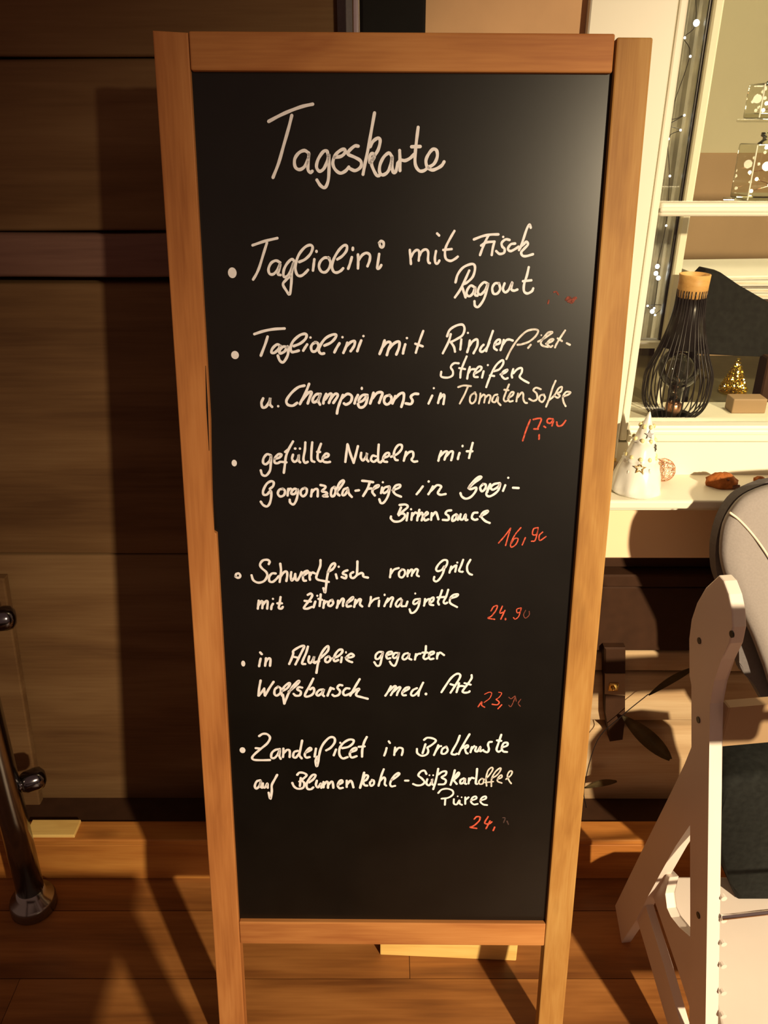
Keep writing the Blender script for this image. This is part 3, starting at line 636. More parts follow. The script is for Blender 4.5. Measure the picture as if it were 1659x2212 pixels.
def words(x0, y0, sc, s):
    '''strokes grouped into words by the gaps between them'''
    it = []
    for st in s.split('/'):
        st = st.strip()
        if not st: continue
        a = [float(k) for k in st.lstrip('o').split()]
        xs, ys = (([a[0] - a[2], a[0] + a[2]], [a[1]]) if st[0] == 'o' else (a[0::2], a[1::2]))
        it.append([min(xs) / sc, max(xs) / sc, min(ys) / sc, max(ys) / sc, [st]])
    ch = True
    while ch:
        ch = False
        for i in range(len(it)):
            for j in range(i + 1, len(it)):
                p, q = it[i], it[j]
                if p[0] - 9 < q[1] and q[0] - 9 < p[1] and p[2] - 14 < q[3] and q[2] - 14 < p[3]:
                    it[i] = [min(p[0], q[0]), max(p[1], q[1]), min(p[2], q[2]), max(p[3], q[3]), p[4] + q[4]]; del it[j]; ch = True; break
            if ch: break
    return [k[4] for k in it]
for (x0, y0, sc, wd, s, mt) in TXT:
  for grp in words(x0, y0, sc, s):
    bm = NB()
    for st in grp:
        cnt += 1; y = 0.0016 - (cnt % 37) * 0.000006
        if st[0] == 'o':
            a = [float(k) for k in st[1:].split()]
            cx_, cz_ = bl(x0 + a[0] / sc, y0 + a[1] / sc); ex, _ = bl(x0 + (a[0] + a[2]) / sc, y0 + a[1] / sc); _, ez = bl(x0 + a[0] / sc, y0 + (a[1] - a[3]) / sc)
            c = bm.verts.new((cx_, y, cz_)); vs = [bm.verts.new((cx_ + (ex - cx_) * math.cos(k * math.pi / 9), y, cz_ + (ez - cz_) * math.sin(k * math.pi / 9))) for k in range(18)]
            for k in range(18): bm.faces.new((c, vs[k], vs[(k + 1) % 18]))
            continue
        a = [float(k) for k in st.split()]
        pp = [bl(x0 + a[i] / sc, y0 + a[i + 1] / sc) for i in range(0, len(a) - 1, 2)]
        e1, _ = bl(x0 + (a[0] + wd) / sc, y0 + a[1] / sc)
        ribbon(bm, pp, abs(e1 - pp[0][0]), y)
    mk({'w': 'handwritten_word', 't': 'handwritten_word', 'r': 'red_price', 'f': 'red_price', 'x': 'wiped_price'}[mt] if len(grp) > 1 or grp[0][0] != 'o' else 'bullet_dot', bm,
       {'w': m_chalk, 't': m_chalk2, 'r': m_red, 'f': m_red2, 'x': m_red3}[mt], sign, True)

# pale wood block standing on the floor behind the sign
a = atZ(821, 2063, 0); b = atZ(1115, 2076, 0)
d = (b - a); d.z = 0; ln = d.length; ang = math.atan2(d.y, d.x)
blk = root('wood_block', ((a + b) / 2).to_tuple(), 'pale yellow wooden block on the floor behind the menu sign', 'wood block', rot=Matrix.Rotation(ang, 4, 'Z'))
bm = NB(); box(bm, -ln / 2, ln / 2, 0, 0.024, 0, 0.105, 0.002, 2); mk('board', bm, m_block, blk, True)
bm = NB(); box(bm, -ln / 2 + 0.01, ln / 2 - 0.01, 0.024, 0.06, 0, 0.022, 0.002, 2); mk('foot_batten', bm, m_block, blk, True)

# ================================================================== STEEL RAILS
tb = atZ(75, 1958, 0)
rl = root('steel_handrail', tb, 'brushed steel handrail post standing on a round floor flange', 'handrail')
tp = atY(-60, 1250, tb.y - 0.02)
top = Vector((tb.x + 0.015, tb.y + 0.01, 0.86))
pts = [tb + (top - tb) * t for t in (0.02, 0.3, 0.6, 1.0)]
bm = NB(); tube(bm, pts, 0.0265, 24); mk('post', bm, m_steel, rl, smooth=True)
bm = NB(); lathe(bm, [(0.044, 0.0), (0.046, 0.003), (0.046, 0.022), (0.043, 0.030), (0.030, 0.040), (0.0275, 0.055)], tb, 32); mk('flange', bm, m_steel, rl, smooth=True)
for (u, v) in ((78, 1682), (12, 1335)):
    c = atY(u, v, tb.y + 0.035)
    ax = (c - (tb + (top - tb) * ((c.z - tb.z) / (top - tb).length)))
    s0 = tb + (top - tb) * ((c.z + 0.004) / (top.z))
    bm = NB(); tube(bm, [s0, s0.lerp(c, 0.8)], 0.014, 16); 
    br = mk('bracket', bm, m_dsteel, rl, smooth=True)
    dd = (c - s0).normalized(); Mr = Vector((0, 0, 1)).rotation_difference(dd).to_matrix().to_4x4()
    bm = NB(); lathe(bm, [(0.0, -0.030), (0.016, -0.028), (0.021, -0.020), (0.0225, 0.0), (0.021, 0.010), (0.012, 0.017), (0.0, 0.018)], c, 20, Mr)
    mk('cap', bm, m_dsteel, br, smooth=True)
# timber strip behind the handrail, at the edge of the left wall
c0 = atY(38, 1250, WY - 0.03); c1 = atY(-60, 1250, WY - 0.03)
bm = NB(); prism(bm, [atY(u, v, WY - 0.02) for u, v in ((-60, 1250), (8, 1250), (88, 1748), (52, 1748))], (0, 0.02, 0), 0.003, 2)
st = tag(mk('timber_strip', bm, m_oldwood, base=(c1.x, WY - 0.03, 0.122)), 'upright timber strip against the wall behind the steel handrail', 'strip')

pl = atY(770, 60, WY - 0.06)
rr = root('steel_pole', (pl.x, pl.y, 0), 'thin polished steel pole rising behind the top of the menu sign', 'pole')
bm = NB(); tube(bm, [(pl.x, pl.y, 0.0), (pl.x, pl.y, 1.2), (pl.x, pl.y, 2.45)], 0.0055, 16); mk('rod', bm, m_chrome, rr, smooth=True)
bm = NB(); lathe(bm, [(0.018, 0.0), (0.018, 0.006), (0.008, 0.01)], (pl.x, pl.y, 0.0), 20); mk('foot_plate', bm, m_steel, rr)
rr.location.z = 0
tx = atY(738, 60, WY - 0.02)
bm = NB(); box(bm, tx.x - 0.006, xp0 - 0.001, WY - 0.020, WY - 0.0, 1.2, 2.45, 0.002, 1)
struct(mk('trim_4', bm, m_dgrey))['label'] = 'dark grey edge strip beside the black post'

# dry leafy twig in front of the stones, its stem behind the sign
LYY = WY - 0.035
tw0 = atY(1246, 1880, LYY)
tw = root('dry_twig', (tw0.x, LYY, 0.12), 'dark dry twig with drooping leaves in front of the pale boards beside the sign', 'twig')
bm = NB(); tube(bm, smoothpts([Vector((tw0.x, LYY, 0.119)), atY(1262, 1700, LYY), atY(1290, 1600, LYY), atY(1345, 1545, LYY), atY(1400, 1500, LYY)], 6), 0.0010, 8); mk('stem', bm, m_wire, tw, smooth=True)
for (a_, b_, wd_) in (((1345, 1545), (1448, 1640), 0.040), ((1400, 1500), (1500, 1440), 0.020), ((1262, 1700), (1332, 1686), 0.022)):
    A_ = atY(*a_, LYY); B_ = atY(*b_, LYY - 0.01); ax = B_ - A_; pr_ = Vector((-ax.z, 0, ax.x)).normalized(); bm = NB(); L1 = []; L2 = []; Lm = []
    for k in range(11):
        t = k / 10; hw_ = wd_ * (math.sin(math.pi * min(1, t * 0.94 + 0.03)) ** 0.7) * (0.75 + 0.35 * t); c_ = A_ + ax * t + Vector((0, 0.004 * math.sin(t * 3), 0))
        L1.append(bm.verts.new(c_ + pr_ * hw_ * 0.5 + Vector((0, -0.003, 0)))); Lm.append(bm.verts.new(c_)); L2.append(bm.verts.new(c_ - pr_ * hw_ * 0.5 + Vector((0, -0.003, 0))))
    for k in range(10):
        bm.faces.new((L1[k], L1[k + 1], Lm[k + 1], Lm[k])); bm.faces.new((Lm[k], Lm[k + 1], L2[k + 1], L2[k]))
    bmesh.ops.solidify(bm, geom=bm.faces[:], thickness=0.0008)
    mk('leaf', bm, m_leaf, tw, smooth=True)

# ================================================================== SILL DECORATIONS
tc = atZ(1372, 1052, SILLZ); tc.y = 1.268
tc = Vector((atY(1372, 1040, 1.262).x, 1.262, SILLZ))
tr = root('ceramic_tree', tc, 'white glazed ceramic fir tree with star cutouts on the window sill', 'ornament', rot=Matrix.Rotation(0.05, 4, 'Y'))
H = 0.142; R0 = 0.0385
def zz(t): return t * H
prof = [(R0 * 1.08, 0.0), (R0 * 1.15, 0.004), (R0 * 1.10, 0.012), (R0 * 1.02, 0.028), (R0 * 0.88, 0.044), (R0 * 0.74, 0.056), (R0 * 0.78, 0.0595),
        (R0 * 0.66, 0.064), (R0 * 0.55, 0.080), (R0 * 0.49, 0.089), (R0 * 0.54, 0.092), (R0 * 0.43, 0.096), (R0 * 0.35, 0.106), (R0 * 0.285, 0.115),
        (R0 * 0.27, 0.118), (R0 * 0.20, 0.121), (R0 * 0.12, 0.131), (R0 * 0.04, 0.140), (0.0, 0.1425)]
bm = NB()
def wb(a, j):
    base = 0.05 * math.sin(9 * a + j * 0.9) if j in (1, 2, 5, 6, 10, 13, 14) else 0.02 * math.sin(7 * a + j)
    return base
lathe(bm, prof, (0, 0, 0), 60, None, wb); body = mk('body', bm, m_ceramic, tr, True, smooth=True)
for k, (zc_, rc_, n_) in enumerate(((0.0615, 0.68, 10), (0.0925, 0.49, 8), (0.1155, 0.30, 6))):
    bm = NB()
    for i in range(n_):
        a = 2 * math.pi * (i + 0.4 * k) / n_; ball(bm, (R0 * rc_ * 0.93 * math.cos(a), R0 * rc_ * 0.93 * math.sin(a), zc_ + 0.002), 0.0034 - 0.0003 * k, 10, 8, (1.15, 1.15, 1.5))
    mk('drip_row', bm, m_glaze, tr, True, smooth=True)
rnd = random.Random(5)
for i in range(16):
    bm = NB()
    a = rnd.uniform(0, 6.28); z_ = rnd.uniform(0.012, 0.048); r_ = R0 * (1.0 - z_ * 4.2 * 0.75)
    ball(bm, (r_ * 0.98 * math.cos(a), r_ * 0.98 * math.sin(a), z_), 0.0026, 8, 6, (1, 1, 2.4)); mk('drip', bm, m_ceramic, tr, True, smooth=True)
def star(bm, c, r, nrm, th=0.0012, inner=0.42, hole=None):
    nrm = Vector(nrm).normalized(); sx = Vector((0, 0, 1)).cross(nrm).normalized(); sy = nrm.cross(sx)
    def ring(rr, dd):
        return [Vector(c) + nrm * dd + (sx * math.cos(math.pi / 2 + k * math.pi / 5) + sy * math.sin(math.pi / 2 + k * math.pi / 5)) * (rr if k % 2 == 0 else rr * inner) for k in range(10)]
    if hole is None: prism(bm, ring(r, 0), nrm * th)
    else:
        a = [bm.verts.new(p) for p in ring(r, th)]; b = [bm.verts.new(p) for p in ring(r * hole, th)]
        a2 = [bm.verts.new(p) for p in ring(r, 0)]; b2 = [bm.verts.new(p) for p in ring(r * hole, 0)]
        for k in range(10):
            j = (k + 1) % 10
            bm.faces.new((a[k], a[j], b[j], b[k])); bm.faces.new((a2[k], a2[j], a[j], a[k])); bm.faces.new((b[k], b[j], b2[j], b2[k]))
bm = NB(); star(bm, (0.002, -R0 * 0.375, 0.106), 0.0080, (0.05, -1, 0.35)); mk('star_cutout', bm, m_wire, tr, True)
bm = NB(); star(bm, (-0.008, -R0 * 0.80, 0.052), 0.0105, (-0.2, -1, 0.32), hole=0.72); mk('star_rim', bm, m_brass, tr, True)
bm = NB(); star(bm, (R0 * 0.45, -R0 * 0.28, 0.083), 0.0075, (1.0, -0.62, 0.35)); mk('star_cutout', bm, m_wire, tr, True)
bm = NB(); star(bm, (R0 * 0.78, -R0 * 0.45, 0.028), 0.0075, (1.0, -0.62, 0.25), hole=0.7); mk('star_rim', bm, m_brass, tr, True)

wc = atY(1433, 1014, 1.300); wr = 0.0205; wc.z = SILLZ + wr
wb_ = root('wire_ball', (wc.x, wc.y, SILLZ), 'rose copper wire ball beside the white ceramic tree', 'ornament')
rnd = random.Random(11)
bm = NB()
for i in range(26):
    Mx = Matrix.Rotation(rnd.uniform(0, 3.14), 3, 'X') @ Matrix.Rotation(rnd.uniform(0, 3.14), 3, 'Z') @ Matrix.Rotation(rnd.uniform(0, 3.14), 3, 'Y')
    tube(bm, [wc + Mx @ Vector((wr * math.cos(a), wr * math.sin(a), 0)) for a in [k * 2 * math.pi / 24 for k in range(24)]], 0.00035, 5, True)
mk('wire', bm, m_copper, wb_, smooth=True)
bm = NB()
for i in range(30):
    d3 = Vector((rnd.gauss(0, 1), rnd.gauss(0, 1), rnd.gauss(0, 1))).normalized(); ball(bm, wc + d3 * wr, 0.0009, 6, 4)
mk('bead', bm, m_brass, wb_, smooth=True)
# small brown ball left of the tree, half behind the sign
bc = atY(1327, 996, 1.298); rb = 0.019; bc.z = SILLZ + rb
bb = root('wire_ball', (bc.x, bc.y, SILLZ), 'dull brown ball left of the ceramic tree, partly behind the sign', 'ornament')
bm = NB(); ball(bm, bc, rb, 20, 14); mk('shell', bm, m_tanboard, bb, smooth=True)
bm = NB(); tube(bm, [bc + Vector((0, 0, rb - 0.001)), bc + Vector((0, 0, rb + 0.005))], 0.003, 8); mk('cap', bm, m_brass, bb)

# gingerbread: layered bumpy biscuit
g0 = atZ(1561, 1050, SILLZ)
def biscuit(c, sx, sy, sz, seed, name, label, chips):
    r = root(name, c, label, 'biscuit'); rnd = random.Random(seed)
    n = 26; bm = NB(); rings = []
    lob = [rnd.uniform(0, 6) for _ in range(4)]
    for (s, z) in ((0.93, 0.0), (1.0, 0.15), (1.0, 0.42), (0.92, 0.58), (0.70, 0.80), (0.50, 0.97), (0.22, 1.04)):
        ring = []
        for k in range(n):
            a = 2 * math.pi * k / n; q = s * (1 + 0.09 * math.sin(3 * a + lob[0]) + 0.06 * math.sin(5 * a + lob[1]) + rnd.uniform(-.02, .02))
            ring.append(bm.verts.new((c.x + sx * q * math.cos(a) + (0.12 * sx * (z > 0.5) * -1), c.y + sy * q * math.sin(a), c.z + sz * (z + (rnd.uniform(-.05, .05) if z > 0 else 0)))))
        rings.append(ring)
    for A, B in zip(rings[:-1], rings[1:]):
        for k in range(n): bm.faces.new((A[k], A[(k + 1) % n], B[(k + 1) % n], B[k]))
    bm.faces.new(rings[0][::-1]); bm.faces.new(rings[-1]); mk('crumb', bm, m_ginger, r, smooth=True)
    bm = NB()
    for (dx, dy, dz, rr_) in chips: ball(bm, (c.x + dx * sx, c.y + dy * sy, c.z + dz * sz), rr_, 8, 6, (1.5, 1, 0.8))
    mk('raisin', bm, m_icing, r, smooth=True)
    bm = NB(); box(bm, c.x + sx * 0.05, c.x + sx * 0.88, c.y - sy * 0.98, c.y - sy * 0.70, c.z + sz * 0.05, c.z + sz * 0.36, 0.0015, 2); mk('dark_edge', bm, m_icing, r)
biscuit(Vector((g0.x, g0.y, SILLZ)), 0.027, 0.016, 0.024, 2, 'gingerbread', 'brown gingerbread biscuit lying on the white sill', ((0.05, -0.75, 0.72, 0.0022), (-0.4, -0.6, 0.8, 0.0012)))
g1 = atZ(1641, 1040, SILLZ)
biscuit(Vector((g1.x, g1.y, SILLZ)), 0.011, 0.008, 0.009, 4, 'biscuit_crumb', 'small brown biscuit crumb near the grey backrest on the sill', ((0.0, -0.6, 0.8, 0.001),))

# ================================================================== BEHIND THE GLASS
# wire lamp
lc = Vector((atY(1450, 905, 1.425).x, 1.425, LZ))
wl = root('wire_lamp', lc, 'whisk-shaped black wire lamp with a clear globe behind the window', 'lamp')
ztop = atY(1497, 592, 1.425).z; zcol = atY(1497, 640, 1.425).z; zwid = atY(1450, 835, 1.425).z
neck = Vector((lc.x + 0.004, lc.y, 0))
r_c = 0.0255; r_w = 0.060
h1 = zcol - LZ; hw = zwid - LZ
for i in range(30):
    a = 2 * math.pi * i / 30 + 0.05 * math.sin(i * 5.0)
    pr = [(r_c * 0.98, h1 + 0.012), (r_c * 1.02, h1 * 0.90), (r_c * 1.25, h1 * 0.74), (r_c * 1.75, h1 * 0.55), (r_w * 0.97, hw + 0.028), (r_w, hw), (r_w * 0.97, hw * 0.6), (r_w * 0.84, hw * 0.28), (r_w * 0.62, 0.002)]
    P = smoothpts([lc + Vector((r * math.cos(a), r * math.sin(a), z)) for r, z in pr], 4)
    bm = NB(); tube(bm, P, 0.0011 if i % 2 else 0.0014, 6); mk('wire', bm, m_wire, wl, smooth=True)
bm = NB(); lathe(bm, [(r_c * 0.90, h1 - 0.002), (r_c, h1), (r_c * 1.01, h1 + 0.02), (r_c * 1.04, ztop - LZ), (r_c * 0.95, ztop - LZ + 0.0005), (r_c * 0.90, h1 + 0.004)], lc, 32)
mk('collar', bm, m_collar, wl, smooth=True)
bm = NB(); lathe(bm, [(0.0, h1 * 0.60), (r_c * 1.55, h1 * 0.60), (r_c * 1.0, h1 * 0.90), (r_c * 0.9, h1)], lc, 28); mk('shade_cone', bm, m_wire, wl, smooth=True)
bm = NB(); lathe(bm, [(r_w * 0.64, 0.0), (r_w * 0.66, 0.003), (r_w * 0.60, 0.005), (r_w * 0.58, 0.0)], lc, 32); mk('base_ring', bm, m_wire, wl, smooth=True)
gz = atY(1453, 795, 1.425).z - LZ; gr = 0.0375
pf = [(0.012, 0.022), (0.013, gz - gr * 1.12)] + [(gr * math.sin(t), gz - gr * math.cos(t)) for t in [0.42 + (math.pi - 0.42) * k / 16 for k in range(17)]]
bm = NB(); lathe(bm, pf, lc, 28); mk('glass_globe', bm, m_bglass, wl, smooth=True)
bm = NB(); lathe(bm, [(0.013, 0.001), (0.0145, 0.004), (0.0145, 0.024), (0.012, 0.028)], lc, 20); mk('socket', bm, m_copper, wl, smooth=True)
bm = NB(); tube(bm, smoothpts([lc + Vector((0.004 * math.sin(k * 2.1), 0.004 * math.cos(k * 2.1), 0.028 + k * 0.010)) for k in range(6)], 4), 0.0006, 5); mk('filament', bm, m_copper, wl)

# low cabinet with the gold tree
SY = 1.76; sz_ = atY(1585, 842, SY).z
cab = root('low_cabinet', (1.05, SY + 0.15, 0), 'olive-brown low cabinet in the room behind the window', 'cabinet')
bm = NB(); box(bm, 0.44, 1.7, SY - 0.09, SY + 0.30, sz_ - 0.03, sz_, 0.003, 2); mk('top', bm, m_olive, cab)
bm = NB(); box(bm, 0.45, 1.69, SY - 0.07, SY + 0.29, 0.0, sz_ - 0.03); mk('body', bm, m_dark, cab)
for k in range(3):
    bm = NB(); box(bm, 0.46 + k * 0.41, 0.86 + k * 0.41, SY - 0.082, SY - 0.072, 0.05, sz_ - 0.04, 0.002, 1); mk('door', bm, m_olive, cab)
gt = atY(1583, 842, SY - 0.02); gt.z = sz_
g = root('gold_tree', gt, 'small glittering gold fir tree behind the window glass', 'ornament')
rnd = random.Random(9)
bm = NB(); lathe(bm, [(0.030, 0.0), (0.030, 0.004), (0.008, 0.008)], gt, 24); mk('foot', bm, m_gold, g)
bm = NB()
for ly in range(9):
    zc_ = 0.010 + ly * 0.0072; rc_ = 0.028 * (1 - ly / 9.5)
    nb = max(4, int(22 * (1 - ly / 9.5)))
    for i in range(nb):
        a = 2 * math.pi * i / nb + ly; ball(bm, gt + Vector((rc_ * math.cos(a), rc_ * math.sin(a), zc_ + rnd.uniform(-.002, .002))), 0.0032, 6, 5)
ball(bm, gt + Vector((0, 0, 0.076)), 0.004, 6, 5); mk('bauble_cluster', bm, m_gold, g)
bm = NB(); lathe(bm, [(0.022, 0.006), (0.018, 0.025), (0.009, 0.055), (0.0, 0.074)], gt, 16); mk('cone', bm, m_gold, g, smooth=True)
bm = NB()
for i in range(14):
    a = rnd.uniform(3.4, 6.0); t = rnd.uniform(0.1, 0.9); ball(bm, gt + Vector((0.030 * (1 - t) * math.cos(a), 0.030 * (1 - t) * math.sin(a) - 0.002, 0.008 + 0.066 * t)), 0.0012, 6, 4)
mk('fairy_light', bm, m_wbulb, g)

# black upholstered chair back with menus and cards piled on the table behind
KY = 1.58
ch = root('black_chair', (1.0, KY + 0.08, 0), 'black upholstered chair back behind the window glass', 'chair')
out = [(1500, 612), (1528, 583), (1560, 590), (1600, 618), (1659, 652), (1740, 690), (1740, 775), (1600, 769), (1500, 766)]
bm = NB(); prism(bm, [atY(u, v, KY) for u, v in out], (0, 0.05, 0), 0.008, 3); mk('backrest', bm, m_blackcloth, ch, smooth=False)
bm = NB(); box(bm, 0.60, 0.63, KY + 0.01, KY + 0.04, 0, 1.06); mk('leg', bm, m_blackcloth, ch)
bm = NB(); box(bm, atY(1641, 850, KY).x - 0.012, atY(1641, 850, KY).x + 0.05, KY - 0.03, KY + 0.01, 0, atY(1600, 765, KY).z, 0.003, 1); mk('leg', bm, m_dark, ch)
TY = 1.80
tz = atY(1600, 652, TY).z
tab = root('high_table', (1.1, TY + 0.15, 0), 'high table behind the black chair back', 'table')
bm = NB(); box(bm, 0.66, 1.7, TY, TY + 0.35, tz - 0.025, tz, 0.003, 2); mk('tabletop', bm, m_dark, tab)
for x_ in (0.70, 1.66): bm = NB(); box(bm, x_ - 0.02, x_ + 0.02, TY + 0.28, TY + 0.32, sz_ * 0, tz - 0.025); mk('leg', bm, m_dark, tab)
zc_ = tz
lab = ['thick white menu folder at the bottom of the pile', 'white menu folder second from the bottom of the pile', 'grey-edged white folder in the middle of the pile', 'white folder second from the top of the pile', 'uppermost white folder on the table behind the glass']
for k, (du, th) in enumerate(((0.0, 0.014), (0.010, 0.012), (-0.02, 0.005), (-0.035, 0.014), (-0.055, 0.010))):
    cx_ = 0.965 + du * 1.0; r = root('menu_folder', (cx_, TY + 0.14, zc_), lab[k], 'folder', 'white folders piled on the high table', Matrix.Rotation(0.04 * (k - 2), 4, 'Z'))
    bm = NB(); box(bm, -0.22, 0.22, -0.12, 0.12, 0, th - 0.001, 0.0015, 2); mk('cover', bm, m_paper if k != 2 else m_dgrey, r, True)
    bm = NB(); box(bm, -0.214, 0.221, -0.121, 0.118, th * 0.35, th * 0.6); mk('pages', bm, m_pipe, r, True)
    zc_ += th
bxp = atZ(1603, 905, LZ)
bm = NB(); box(bm, atY(1568, 900, 1.46).x, atY(1640, 900, 1.46).x, 1.44, 1.475, LZ, LZ + 0.028, 0.002, 2)
bx = tag(mk('small_box', bm, m_tanboard, base=(bxp.x, 1.455, LZ)), 'small brown box on the ledge behind the glass', 'box')

# glass bottles with lights on glass shelves
BY = 1.56
def bottle(cx_, zb, w_, hb, hn, label):
    r = root('glass_bottle', (cx_, BY, zb), label, 'bottle', 'square clear bottles with lights inside')
    bm = NB(); box(bm, -w_ / 2, w_ / 2, -w_ / 2, w_ / 2, 0, hb, 0.004, 3); 
    mk('body', bm, m_bglass, r, True)
    bm = NB(); box(bm, -w_ / 2 + 0.002, w_ / 2 - 0.002, -w_ / 2 + 0.002, w_ / 2 - 0.002, 0.0008, 0.009, 0.001, 1); mk('thick_base', bm, m_bglass, r, True)
    bm = NB(); lathe(bm, [(w_ * 0.30, hb - 0.001), (w_ * 0.20, hb + 0.006), (w_ * 0.19, hn - 0.008), (w_ * 0.24, hn - 0.006), (w_ * 0.24, hn)], (0, 0, 0), 24); mk('neck', bm, m_bglass, r, True, smooth=True)
    bm = NB()
    rn = random.Random(int(zb * 1000))
    P = [Vector((rn.uniform(-.35, .35) * w_, rn.uniform(-.35, .35) * w_, 0.014 + (hb - 0.02) * k / 7)) for k in range(8)]
    tube(bm, smoothpts(P, 4), 0.0007, 5); wv = mk('light_string', bm, m_copper, r, True)
    bm = NB(); 
    for p in P: ball(bm, p, 0.0030, 8, 6)
    ball(bm, (0, 0, hb * 0.6), 0.0075, 10, 8); mk('led', bm, m_wbulb, wv, True)
    for sx in (-1, 1):
        bm = NB(); box(bm, sx * w_ * 0.5 - 0.001, sx * w_ * 0.5 + 0.001, -w_ * 0.5 - 0.001, -w_ * 0.5 + 0.001, 0.002, hb - 0.002); mk('edge', bm, m_paper, r, True)
zA = atY(1600, 431, BY).z; zB = atY(1625, 257, BY).z
bottle(0.647 + 0.040, zA, 0.082, atY(1600, 310, BY).z - zA, atY(1640, 286, BY).z - zA, 'clear square bottle with lights inside on the lower glass shelf')
bottle(0.642 + 0.036, zB, 0.072, atY(1640, 180, BY).z - zB, atY(1640, 100, BY).z - zB, 'clear square bottle with lights inside on the upper glass shelf')
for z_, l_ in ((zA, 'lower clear glass shelf carrying a lit bottle'), (zB, 'upper clear glass shelf carrying a lit bottle')):
    r = root('glass_shelf', (1.3, BY, z_ - 0.005), l_, 'shelf', 'glass shelves behind the window')
    bm = NB(); box(bm, -0.66, 0.75, -0.055, 0.055, 0, 0.005, 0.001, 1); mk('plate', bm, m_pglass, r, True)
# fairy lights hanging in the narrow pane
fl = root('fairy_lights', (0.47, IY + 0.05, 2.3), 'string of cold white fairy lights behind the narrow pane', 'fairy lights')
P = [atY(u, v, IY + 0.06) for u, v in ((1500, -60), (1503, 50), (1478, 82), (1490, 122), (1448, 250), (1477, 249), (1445, 270), (1469, 281), (1443, 300), (1446, 380), (1438, 487), (1419, 575), (1416, 590), (1421, 600), (1412, 665), (1398, 660), (1432, 660), (1414, 680), (1408, 672))]
bm = NB(); tube(bm, smoothpts(P, 4), 0.0006, 5); ws = mk('cable', bm, m_wire, fl)
for i, p in enumerate(P[1:]):
    bm = NB(); ball(bm, p + Vector((0, -0.003, 0)), 0.0052 if i in (0,) else (0.0042 if i in (10, 11, 12, 17) else 0.0019), 8, 6); mk('bulb', bm, m_bulb, fl, smooth=True)

# ================================================================== WHITE HIGH CHAIR
F0 = atZ(1342, 2037, 0); G0 = atZ(1520, 2212, 0)
dv = Vector((0.12, -0.993, 0)).normalized()                    # forwards along the side frame
wv_ = Vector((-dv.y, dv.x, 0))                              # across, away from the viewer
nS = wv_.copy()
hc = root('high_chair', F0 + dv * 0.2 + wv_ * 0.2, 'white wooden high chair with a notched upright side frame', 'high chair')
def sp(u, v, off=0.0): return atP(u, v, F0 + wv_ * off, nS)
TH = 0.021
head = [(1552, 1243), (1524, 1269), (1505, 1302), (1493, 1338), (1489, 1380), (1488, 1460), (1495, 1480), (1495, 1616), (1479, 1650), (1460, 1690),
        (1439, 1733), (1383, 1845), (1328, 1956), (1336, 1997), (1342, 2037), (1371, 1993), (1401, 1934), (1427, 1886), (1458, 1830), (1492, 1775),
        (1491, 2010), (1489, 2100), (1488, 2325), (1522, 2325), (1524, 2212), (1528, 1950), (1531, 1700), (1532, 1520), (1541, 1470), (1558, 1425), (1576, 1390), (1583, 1355), (1581, 1318), (1574, 1284), (1563, 1255)]
bm = NB(); prism(bm, [sp(u, v) for u, v in head], wv_ * TH, 0.0022, 2); mk('side_frame', bm, m_chair, hc)
# notches on the front edge of the upright
nz = [(1531, y) for y in (1945, 1993, 2044, 2092, 2150, 2200)]
for (u, v) in nz:
    bm = NB(); p = sp(u, v) + wv_ * (TH + 0.004); s = sp(u, v + 10) + wv_ * (TH + 0.004)
    tube(bm, [p - dv * 0.006, p + dv * 0.0005], 0.0050, 10); mk('notch_pad', bm, m_chair, hc)
def bar(name, uv, off=0.003, th=0.02, mat=None, bev=0.002):
    bm = NB(); prism(bm, [sp(u, v, off) for u, v in uv], wv_ * th, bev, 2); return mk(name, bm, mat or m_chair, hc)
bar('floor_beam', [(1371, 1971), (1394, 1954), (1434, 2085), (1468, 2205), (1503, 2325), (1478, 2325), (1440, 2205), (1408, 2095)], 0.004, 0.016)
bar('curved_brace', [(1402, 1914), (1416, 1896), (1432, 1880), (1446, 1895), (1436, 1930), (1440, 1962), (1449, 1982), (1468, 2006), (1490, 2022), (1500, 2060), (1500, 2200), (1490, 2180), (1463, 2091), (1434, 2006)], 0.012, 0.018)
# screw heads
for (u, v) in ((1511, 1384), (1509, 1555), (1509, 1977), (1581, 1370)):
    bm = NB(); p = sp(u, v); tube(bm, [p - wv_ * 0.0012, p + wv_ * 0.001], 0.0052, 14); mk('screw', bm, m_wire, hc)
# second side frame
bm = NB(); prism(bm, [sp(u, v) + wv_ * 0.40 for u, v in head], wv_ * TH, 0.0022, 2); mk('side_frame', bm, m_chair, hc)
def cross(name, u, v, d0, d1, z0, z1, mat=None, w0=TH, w1=0.40):
    p = sp(u, v); bm = NB()
    a = p + dv * d0 + wv_ * w0; P = [a + Vector((0, 0, z0)), a + dv * (d1 - d0) + Vector((0, 0, z0)), a + dv * (d1 - d0) + Vector((0, 0, z1)), a + Vector((0, 0, z1))]
    prism(bm, P, wv_ * (w1 - w0), 0.004, 2); return mk(name, bm, mat or m_chair, hc)
cross('back_slat', 1545, 1600, -0.035, -0.018, -0.030, 0.045, m_tanboard)  # white slat coloured tan in place of the shade on it
FZ = 0.19; q2 = F0 + wv_ * (TH + 0.002)
fpts = []
for (u, v) in ((1452, 1893), (1439, 1915), (1437, 1942), (1449, 1982), (1472, 2010), (1510, 2036), (1545, 2120), (1560, 2225), (2050, 2225), (2050, 1893)):
    p = atZ(u, v, FZ); fpts.append(p)
bm = NB(); prism(bm, fpts, (0, 0, -0.018), 0.004, 2); mk('foot_plate', bm, m_chair, hc)
p1 = sp(1531, 1985); bm = NB(); tube(bm, [p1 + wv_ * TH, p1 + wv_ * 0.40], 0.0045, 12); mk('steel_rod', bm, m_chrome, hc, smooth=True)
cb = atZ(1592, 1950, FZ)
